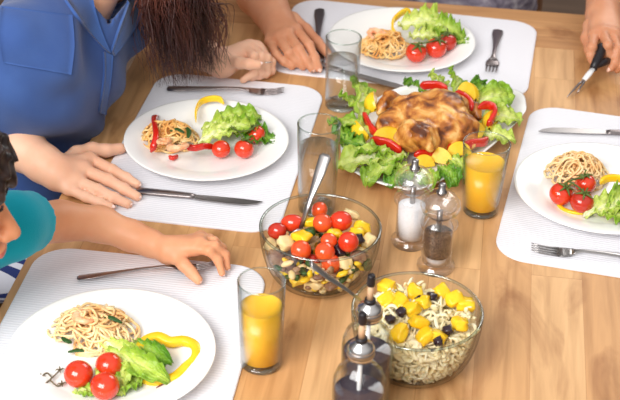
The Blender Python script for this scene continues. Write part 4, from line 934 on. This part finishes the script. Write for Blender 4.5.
# ------------------------------------------------------------------ the woman in blue
wg = thing('person', 'person in a blue button blouse with long auburn hair, hands on the table at left', 'person', (-.16, .06, 0))
WO = wg.location
wf = Vector((1, -.12, 0)).normalized()
hc = Vector((.075, .17, TZ+.42))
s = SDF((-.36, -.30, TZ-.12), (.27, .50, TZ+.56), .003)
# torso and neck (under the blouse)
s.cap((-.17, .065, TZ-.08), (-.07, .08, TZ+.14), .075, .070, .03); s.cap((-.05, -.03, TZ+.20), (-.05, .21, TZ+.20), .05, .05, .05)
s.cap((-.045, .10, TZ+.20), (.035, .145, TZ+.33), .050, .046, .03)
A, hq = head_parts(s, hc, Vector((.85, -.15, -.50)), 1.0)
s.cap((-.045, .095, TZ+.20), (.0, .125, TZ+.262), .060, .050, .03)
# right arm and hand
wr = W(57, 173, .030); el = Vector((-.20, -.02, TZ+.055))
s.cap((-.06, -.06, TZ+.21), el, .044, .038, .02); s.chain([el, W(22, 148, .045), W(44, 164, .036), wr], [.040, .0345, .0285, .0255], .012)
kn = P3([(90, 159, .030), (84, 170, .030), (77, 181, .026), (69, 189, .020)])
fi = [P3([(90, 159, .030), (112, 170, .026), (126, 178, .016), (137, 184.5, .010)]), P3([(84, 170, .030), (108, 180, .026), (124, 189, .016), (137, 196.5, .010)]),
      P3([(77, 181, .026), (98, 190, .022), (114, 198, .014), (128, 204, .009)]), P3([(69, 189, .020), (86, 197, .016), (100, 202.5, .012), (111, 207, .009)])]
tm = P3([(77, 154, .026), (92, 149.5, .022), (106, 150.5, .016), (121, 148.5, .012)])
FR = [.0087, .0091, .0087, .0075]
hand(s, (wr, kn), fi, tm, .0265, FR)
wn = [(f_[-1], f_[-2], .0062) for f_ in fi]+[(tm[-1], tm[-2], .0068)]
# left arm and hand, loosely closed
wl = W(220, 64, .034); el2 = Vector((.03, .36, TZ+.07))
s.cap((-.05, .23, TZ+.20), el2, .044, .037, .02); s.chain([el2, W(178, 32, .055), W(204, 54, .040), wl], [.038, .034, .026, .0245], .012)
kn2 = P3([(241, 49, .050), (249, 46, .050), (257, 47, .046), (262, 52, .040)])
fi2 = [P3([(243, 47, .050), (254, 56, .050), (254, 73, .022), (243, 80, .010)]), P3([(251, 45, .050), (261, 56, .046), (261, 72, .020), (252, 78, .009)]),
       P3([(258, 47, .046), (267, 58, .040), (267, 72, .018), (259, 77, .009)]), P3([(263, 52, .040), (272, 62, .030), (272, 71, .014), (266, 76, .009)])]
tm2 = P3([(229, 61, .044), (240, 63, .050), (249, 64, .054), (258, 64.5, .054)])
hand(s, (wl, kn2), fi2, tm2, .0240, [.0076, .0078, .0075, .0066])
wn.append((tm2[-1], tm2[-2], .0072))
s.build('body', M['skin_w'], wg, WO)
for p, pv, w_ in wn: nail(p, pv, UP, w_, wg)
face_details(A, hq, 1.0, wg, M['hair_w'])
o = MB(); c_ = fi2[2][1].lerp(fi2[2][2], .30); d_ = (fi2[2][2]-fi2[2][1]).normalized(); a_ = d_.orthogonal().normalized(); b_ = d_.cross(a_)
o.tube([c_-WO+(a_*math.cos(t_*PI/12)+b_*math.sin(t_*PI/12))*.0098 for t_ in range(25)], .0011, 6); o.build('ring', M['ring'], wg)
# blouse
def folds(X, Y, Z, A_=.0055): return A_*np.sin(Y*38+6*np.sin(Z*9)+X*22)*np.cos(Z*17+Y*9)+A_*.5*np.sin(Z*55+Y*30+X*40)
s = SDF((-.38, -.24, TZ-.30), (.14, .40, TZ+.34), .004)
s.cap((-.20, .05, TZ-.15), (-.085, .07, TZ+.08), .150, .110, .05); s.cap((-.060, -.05, TZ+.125), (-.035, .205, TZ+.135), .080, .088, .08)
s.cap((-.06, -.055, TZ+.205), (-.045, .225, TZ+.205), .062, .062, .05); s.cap((-.045, .095, TZ+.20), (.0, .125, TZ+.265), .080, .066, .04)
s.cap((-.065, -.08, TZ+.20), (-.15, -.07, TZ+.11), .064, .058, .04); s.cap((-.05, .235, TZ+.20), (-.005, .29, TZ+.12), .066, .062, .04)
s.wave(folds)
vb = W(110, 47, .175)
for y_, r_ in ((22, .004), (12, .012), (2, .022), (-8, .032), (-20, .042), (-34, .05)): s.cutcap(W(109, y_, .27), W(109, y_, .175), r_, r_)
blouse = s.build('blouse', M['blue'], wg, WO)
bv = BVHTree.FromPolygons([v.co+WO for v in blouse.data.vertices], [tuple(p.vertices) for p in blouse.data.polygons])
def on_cloth(px, py, off=.002):
    d = (W(px, py, 0)-CLOC).normalized(); h_, n_, i_, dist = bv.ray_cast(CLOC, d)
    return (h_+n_*off, n_) if h_ is not None else (None, None)
def panel(left, right, name, m, thk=.0022, nw=5, off=.0015, bulge=0):
    """a sewn panel lying on the blouse between two seams"""
    L1 = catmull([(a, b_, 0) for a, b_ in left], 8); R1 = catmull([(a, b_, 0) for a, b_ in right], 8); k = min(len(L1), len(R1)); top = []; last = None
    for i in range(k):
        row = []; last = top[-1][0] if top else None
        for j in range(nw+1):
            q = L1[i].lerp(R1[i], j/nw); p, n_ = on_cloth(q.x, q.y, off)
            if p is None or (last and (p-last[0]).length > .05): p, n_ = last if last else (W(q.x, q.y, .15), Vector((1, 0, .3)))
            last = (p, n_); row.append((p, n_))
        top.append(row)
    V = []; F = []; st = nw+1
    for lay in (0, 1):
        for row in top:
            for j, (p, n_) in enumerate(row): V.append(p+n_*((thk+bulge*math.sin(PI*j/nw)) if lay else -.002)-WO)
    T_ = k*st
    for i in range(k-1):
        for j in range(nw): a = T_+i*st+j; F.append((a, a+1, a+st+1, a+st)); b2 = i*st+j; F.append((b2, b2+st, b2+st+1, b2+1))
    bd = [i*st for i in range(k)]+[(k-1)*st+j for j in range(1, nw+1)]+[i*st+nw for i in range(k-2, -1, -1)]+[j for j in range(nw-1, 0, -1)]
    for a, b2 in zip(bd, bd[1:]+bd[:1]): F.append((a, b2, b2+T_, a+T_))
    return mk(name, V, F, m, wg)
M['blue_l'] = cloth('blue_trim', S(58, 90, 152), S(74, 108, 170))
panel([(2, 8), (1, 35), (4, 62)], [(71, 16), (73, 45), (70, 74)], 'pocket', M['blue'], nw=14, thk=.0018)
panel([(103, 52), (103, 75), (98, 112)], [(111, 55), (109, 78), (104, 114)], 'placket', M['blue_l'], thk=.003)
panel([(64, 0), (82, 26), (104, 50)], [(90, 0), (97, 22), (109, 54)], 'collar', M['blue_l'], thk=.004)
panel([(128, 0), (119, 24), (110, 52)], [(146, 0), (134, 26), (112, 56)], 'collar', M['blue_l'], thk=.004)
# skirt and legs
s = SDF((-.62, -.22, .40), (.42, .34, .76), .006)
for y_ in (-.08, .15): s.cap((-.22, y_*.8+.02, .555), (.30, y_, .545), .088, .068, .03)
s.cap((-.24, .02, .56), (-.24, .16, .56), .11, .11, .05); s.build('skirt', M['stripe'], wg, WO)
s = SDF((.18, -.14, -.005), (.48, .30, .60), .008)
for y_ in (-.02, .17): s.chain([(.28, y_, .54), (.34, y_, .30), (.31, y_, .07)], [.058, .050, .036], .02); s.cap((.30, y_, .045), (.42, y_, .035), .036, .030, .02)
s.build('legs', M['denim'], wg, WO)
# hair: a cap over the skull and long strands falling over the left shoulder
s = SDF(hc-Vector((.14, .14, .14)), hc+Vector((.14, .14, .16)), .004); s.ell(A(0, -.028, .048), (.088, .098, .084), hq, .01); s.cut(A(0, .125, -.02), (.075, .085, .085), hq, .01)
hair = s.build('hair', M['hair_w'], wg, WO)
rnd = random.Random(3); o = MB()
for k in range(1150):
    side = rnd.random(); core = rnd.random() < .72
    a = rnd.uniform(0, 1)
    root = A(-.060-.02*rnd.random() if side < .8 else .05*rnd.uniform(-1, 1), rnd.uniform(-.06, .05), rnd.uniform(-.02, .09))
    # crossing of the picture's upper border, then the tip
    u_ = rnd.betavariate(2.0, 2.0) if core else rnd.random(); x0 = 137+74*u_
    mid = W(x0, -4, .20+rnd.uniform(-.03, .03)); tl = rnd.random()**1.15
    tip = W(151+74*u_+rnd.uniform(-12, 12), 24+64*tl*(1-.5*max(0, u_-.45)), .05+.04*rnd.random()+.05*(1-tl))
    m2 = mid.lerp(tip, .5)+Vector((rnd.uniform(-.02, .02), rnd.uniform(-.022, .022), rnd.uniform(-.01, .02)))
    cp = root.lerp(mid, .5)+Vector((rnd.uniform(0, .02), rnd.uniform(0, .03), .0))
    q = catmull([root, cp, mid, m2, tip], 5); q = [p+Vector((math.sin(i*.45+k)*.0016, math.cos(i*.4+k*1.7)*.0016, 0)) for i, p in enumerate(q)]
    r_ = rnd.uniform(.0005, .0012); n_ = len(q); o.tube([p-WO for p in q], [r_*(1-.75*max(0, i/(n_-1)-.4)/.6) for i in range(n_)], 4, cap=False)
for k in range(14):      # loose curls at the outer edge
    x0 = rnd.uniform(190, 216); mid = W(x0, -3, .2); q = catmull([A(-.07, .0, .0), mid, W(x0+rnd.uniform(4, 14), 16, .16), W(x0+rnd.uniform(2, 16), 30+rnd.uniform(-5, 8), .12), W(x0+rnd.uniform(-18, 10), 44+rnd.uniform(-8, 22), .08)], 7)
    o.tube([p-WO for p in q], [.0009]*(len(q)-2)+[.0005, .0002], 4, cap=False)
o.build('hair_strands', M['hair_w'], wg)

# ------------------------------------------------------------------ the child
bg_ = thing('person', 'child with dark curly hair in a teal top reaching over a fork at lower left', 'person', (-.10, -.56, 0)); BO = bg_.location
bh = W(-62, 203, .245)
s = SDF((-.36, -.78, TZ-.20), (.36, -.20, TZ+.42), .003)
s.cap((-.14, -.60, TZ-.18), (-.11, -.58, TZ+.03), .085, .075, .03); s.cap((-.10, -.58, TZ+.06), (bh.x-.03, bh.y, bh.z-.05), .036, .036, .03)
A, hq = head_parts(s, bh, Vector((.90, .16, -.16)), .88)
sh = W(18, 226, .105)
s.chain([sh, W(60, 221, .072), W(100, 224, .050), W(132, 236, .036), W(150, 243, .032), W(167, 251, .030)], [.034, .028, .0250, .0215, .0185, .0165], .010)
wr = W(167, 251, .030); kn = P3([(196, 249, .040), (200, 244, .042), (202, 240, .038), (201, 236, .030)])
fi = [P3([(196, 249, .040), (209, 251, .042), (218, 260, .028), (222, 273, .012)]), P3([(200, 245, .042), (215, 246, .044), (225, 255, .028), (227, 267, .012)]),
      P3([(202, 240, .038), (214, 241, .036), (222, 248, .022), (225, 256, .010)]), P3([(200, 237, .030), (210, 238, .028), (216, 243, .018), (220, 249, .009)])]
tm = P3([(176, 257, .028), (184, 265, .026), (191, 272, .020), (198, 280, .013)])
FB = [.0066, .0068, .0064, .0056]
hand(s, (wr, kn), fi, tm, .0180, FB)
s.build('body', M['skin_b'], bg_, BO)
for f_ in fi[:2]: nail(f_[-1], f_[-2], Vector((1, .2, .5)).normalized(), .0048, bg_)
nail(tm[-1], tm[-2], UP, .0052, bg_)
face_details(A, hq, .90, bg_, M['hair_b'])
s = SDF((-.40, -.80, .42), (.12, -.24, TZ+.22), .004)
s.cap((-.17, -.60, .57), (-.11, -.58, TZ+.04), .115, .095, .05); s.cap((-.10, -.66, TZ+.07), (-.08, -.48, TZ+.07), .060, .058, .05)
p0 = W(12, 226, .108); p1 = W(31, 222, .090); s.cap((-.09, -.50, TZ+.085), p0, .050, .044, .03); s.cap(p0, p0.lerp(p1, 1.6), .044, .040, .01)
dd = (p1-p0).normalized(); s.wave(lambda X, Y, Z: folds(X*1.6, Y*1.6, Z*1.6, .0014)); s.plane(p1, dd)
s.build('t_shirt', M['teal'], bg_, BO)
s = SDF((-.34, -.76, .36), (.34, -.42, .66), .006)
for y_ in (-.65, -.53): s.cap((-.18, y_, .52), (.20, y_, .52), .065, .055, .03)
s.build('trousers', M['denim'], bg_, BO)
s = SDF((.10, -.74, .10), (.38, -.44, .60), .008)
for y_ in (-.65, -.53): s.chain([(.20, y_, .52), (.24, y_, .34), (.22, y_, .18)], [.048, .040, .030], .02); s.cap((.22, y_, .15), (.32, y_, .14), .030, .026, .02)
s.build('legs', M['denim'], bg_, BO)
s = SDF(bh-Vector((.13, .13, .13)), bh+Vector((.13, .13, .15)), .003); s.ell(A(0, -.018, .056), (.088, .102, .080), hq, .01); s.cut(A(0, .125, -.045), (.080, .080, .085), hq, .01)
s.wave(lambda X, Y, Z:   .006*np.sin(X*130+3*np.sin(Z*90))*np.sin(Y*170+2*np.sin(X*80)))
s.build('hair', M['hair_b'], bg_, BO)
rnd = random.Random(9); o = MB()
for k in range(340):
    a = rnd.uniform(-1, 1); b_ = rnd.uniform(-.2, 1.3); r0 = A(math.sin(a*1.5)*.080, math.cos(a*1.5)*.075*math.cos(b_)-.02, .05+.07*math.sin(b_)); n_ = (r0-bh).normalized(); t1 = n_.orthogonal().normalized(); t2 = n_.cross(t1); q = []; w0 = rnd.uniform(.004, .009); ph = rnd.random()*6
    for i in range(13): t_ = i/12; q.append(r0+n_*(.006+.008*math.sin(t_*PI))+(t1*math.cos(ph+t_*6)+t2*math.sin(ph+t_*6))*w0*(1+t_*.5)-Vector((0, 0, .014*t_))-BO)
    o.tube(q, [.0013]*11+[.0008, .0003], 4, cap=False)
o.build('hair_curls', M['hair_b'], bg_)

# ------------------------------------------------------------------ the man at the far end
mg = thing('person', 'person in a grey checked shirt at the far end, holding a carving fork', 'person', (.56, .98, 0)); MO = mg.location
mh = Vector((.50, .88, TZ+.50))
s = SDF((.05, .24, TZ-.16), (1.02, 1.16, TZ+.66), .0032)
s.cap((.56, .98, TZ-.10), (.54, .95, TZ+.20), .09, .085, .03); s.cap((.54, .93, TZ+.30), (mh.x, mh.y, mh.z-.06), .055, .052, .03)
A, hq = head_parts(s, mh, Vector((-.05, -.9, -.40)), 1.04)
w1 = W(277, 22, .040); e1 = Vector((.155, .80, TZ+.085)); s1 = Vector((.36, .95, TZ+.28))
s.cap(s1, e1, .052, .044, .02); s.chain([e1, W(258, -6, .062), W(270, 10, .048), w1], [.046, .040, .034, .031], .012)
kn = P3([(296, 29, .048), (288, 34, .048), (279, 38, .042), (270, 41, .034)])
fi = [P3([(296, 29, .048), (309, 45, .040), (315, 58, .024), (319, 69, .012)]), P3([(288, 34, .048), (299, 49, .040), (306, 60, .024), (312, 69, .011)]),
      P3([(279, 38, .042), (289, 53, .034), (296, 61, .020), (303, 67, .010)]), P3([(270, 41, .034), (276, 55, .028), (284, 62, .018), (292, 67, .010)])]
tm = P3([(293, 19, .040), (306, 30, .034), (317, 42, .026), (327, 53, .016)])
FM = [.0084, .0086, .0083, .0074]
hand(s, (w1, kn), fi, tm, .0300, FM)
mn = [(fi[0][-1], fi[0][-2], .0075), (fi[1][-1], fi[1][-2], .0075), (tm[-1], tm[-2], .008)]
w2 = W(603, 14, .060); e2 = Vector((.93, .86, TZ+.11)); s2 = Vector((.74, .95, TZ+.28))
s.cap(s2, e2, .052, .044, .02); s.chain([e2, W(608, -22, .080), w2], [.046, .040, .032], .012)
kn2 = P3([(594, 35, .062), (603, 32, .066), (613, 34, .064), (621, 39, .056)])
fi2 = [P3([(594, 36, .062), (592, 47, .056), (591, 55, .042), (592, 61, .032)]), P3([(603, 33, .066), (608, 45, .062), (609, 53, .046), (607, 58, .034)]),
       P3([(613, 35, .064), (618, 50, .052), (615, 62, .034), (611, 68, .024)]), P3([(621, 40, .056), (626, 54, .044), (622, 66, .028), (617, 70, .018)])]
tm2 = P3([(590, 26, .052), (587, 38, .044), (590, 50, .034), (594, 60, .026)])
hand(s, (w2, kn2), fi2, tm2, .0310, FM)
mn += [(fi2[2][-1], fi2[2][-2], .0075)]
s.build('body', M['skin_m'], mg, MO)
for p, pv, w_ in mn: nail(p, pv, UP, w_, mg, 'nail_m')
face_details(A, hq, 1.04, mg, M['hair_b'])
s = SDF((.08, .70, TZ-.32), (1.0, 1.20, TZ+.40), .006)
s.cap((.56, .96, TZ-.13), (.55, .945, TZ+.12), .165, .150, .05); s.cap((.42, .95, TZ+.14), (.68, .95, TZ+.14), .125, .125, .05); s.cap((.38, .96, TZ+.27), (.72, .96, TZ+.27), .075, .075, .06); s.cap((.54, .93, TZ+.28), (.53, .91, TZ+.36), .075, .062, .03)
s.cap(s1, s1.lerp(e1, .92), .072, .058, .03); s.cap(s2, s2.lerp(e2, .92), .072, .058, .03); s.wave(lambda X, Y, Z: folds(X, Y, Z, .005))
s.build('shirt', M['grey'], mg, MO)
s = SDF((.36, .50, .36), (.80, 1.14, .68), .007)
for x_ in (.47, .65): s.cap((x_, 1.0, .54), (x_, .60, .53), .095, .075, .03)
s.build('trousers', M['denim'], mg, MO)
s = SDF((.38, .40, -.005), (.76, .70, .60), .008)
for x_ in (.47, .65): s.chain([(x_, .60, .53), (x_, .56, .30), (x_, .60, .07)], [.065, .055, .042], .02); s.cap((x_, .60, .04), (x_, .48, .035), .038, .034, .02)
s.build('legs', M['denim'], mg, MO)
s = SDF(mh-Vector((.14, .14, .14)), mh+Vector((.14, .14, .16)), .004); s.ell(A(0, -.026, .046), (.082, .092, .080), hq, .01); s.cut(A(0, .122, -.03), (.075, .085, .090), hq, .01); s.build('hair', M['hair_b'], mg, MO)

# carving fork in his hand
g = thing('carving_fork', 'small carving fork with black grip and two prongs, held point down over the bare wood', 'fork', W(593, 69, .034))
GO = g.location; q0 = W(602, 50, .052); q1 = W(593, 69, .032); q2 = W(584, 80, .018); t1 = W(567, 97, .003); t2 = W(577, 93, .003)
o = MB(); o.tube([p-GO for p in (W(600, 44, .060), q0, q0.lerp(q1, .6), q1)], [.006, .0085, .0085, .007], 10); o.tube([p-GO for p in (q1.lerp(q0, .15), W(604, 62, .036), W(611, 60, .034))], [.006, .0075, .0055], 10); o.build('grip', M['black'], g)
o = MB(); o.tube([p-GO for p in (q1, q1.lerp(q2, .5), q2)], [.0050, .0058, .0050], 8, flat=.6); o.build('ferrule', M['white'], g)
for tt_ in (t1, t2):
    o = MB(); o.tube([p-GO for p in (q2, q2.lerp(tt_, .2)+(tt_-t1.lerp(t2, .5))*.35, q2.lerp(tt_, .6)+(tt_-t1.lerp(t2, .5))*.15, tt_)], [.0022, .0022, .0018, .0006], 8); o.build('prong', M['steel_dark'], g)

# ------------------------------------------------------------------ chairs under the people
def chair(loc, rz, label, sh=.44):
    g = thing('dining_chair', label, 'chair', loc, rz)
    o = MB(); o.box((-.21, -.21, sh-.025), (.21, .21, sh)); o.build('seat', M['dark_wood'], g, smooth=False)
    for x_ in (-.18, .18):
        for y_ in (-.18, .18): o = MB(); o.tube([(x_*1.05, y_*1.05, 0), (x_, y_, sh-.025)], [.016, .020], 8); o.build('leg', M['dark_wood'], g)
    o = MB()
    for y_ in (-.18, .18): o.tube([(-.19, y_, sh), (-.25, y_, sh+.45)], [.016, .013], 8)
    for z_ in (.18, .30, .42): o.box((-.2-.06*z_/.45-.012, -.18, sh+z_-.02), (-.2-.06*z_/.45+.002, .18, sh+z_+.02))
    o.build('backrest', M['dark_wood'], g, smooth=False)
chair((-.26, .09, 0), 0, 'dark wooden dining chair under the person in the blue blouse')
chair((-.20, -.59, 0), 0, 'dark wooden dining chair under the child in teal')
chair((.56, 1.05, 0), -PI/2, 'dark wooden dining chair under the person in the grey shirt at the far end')
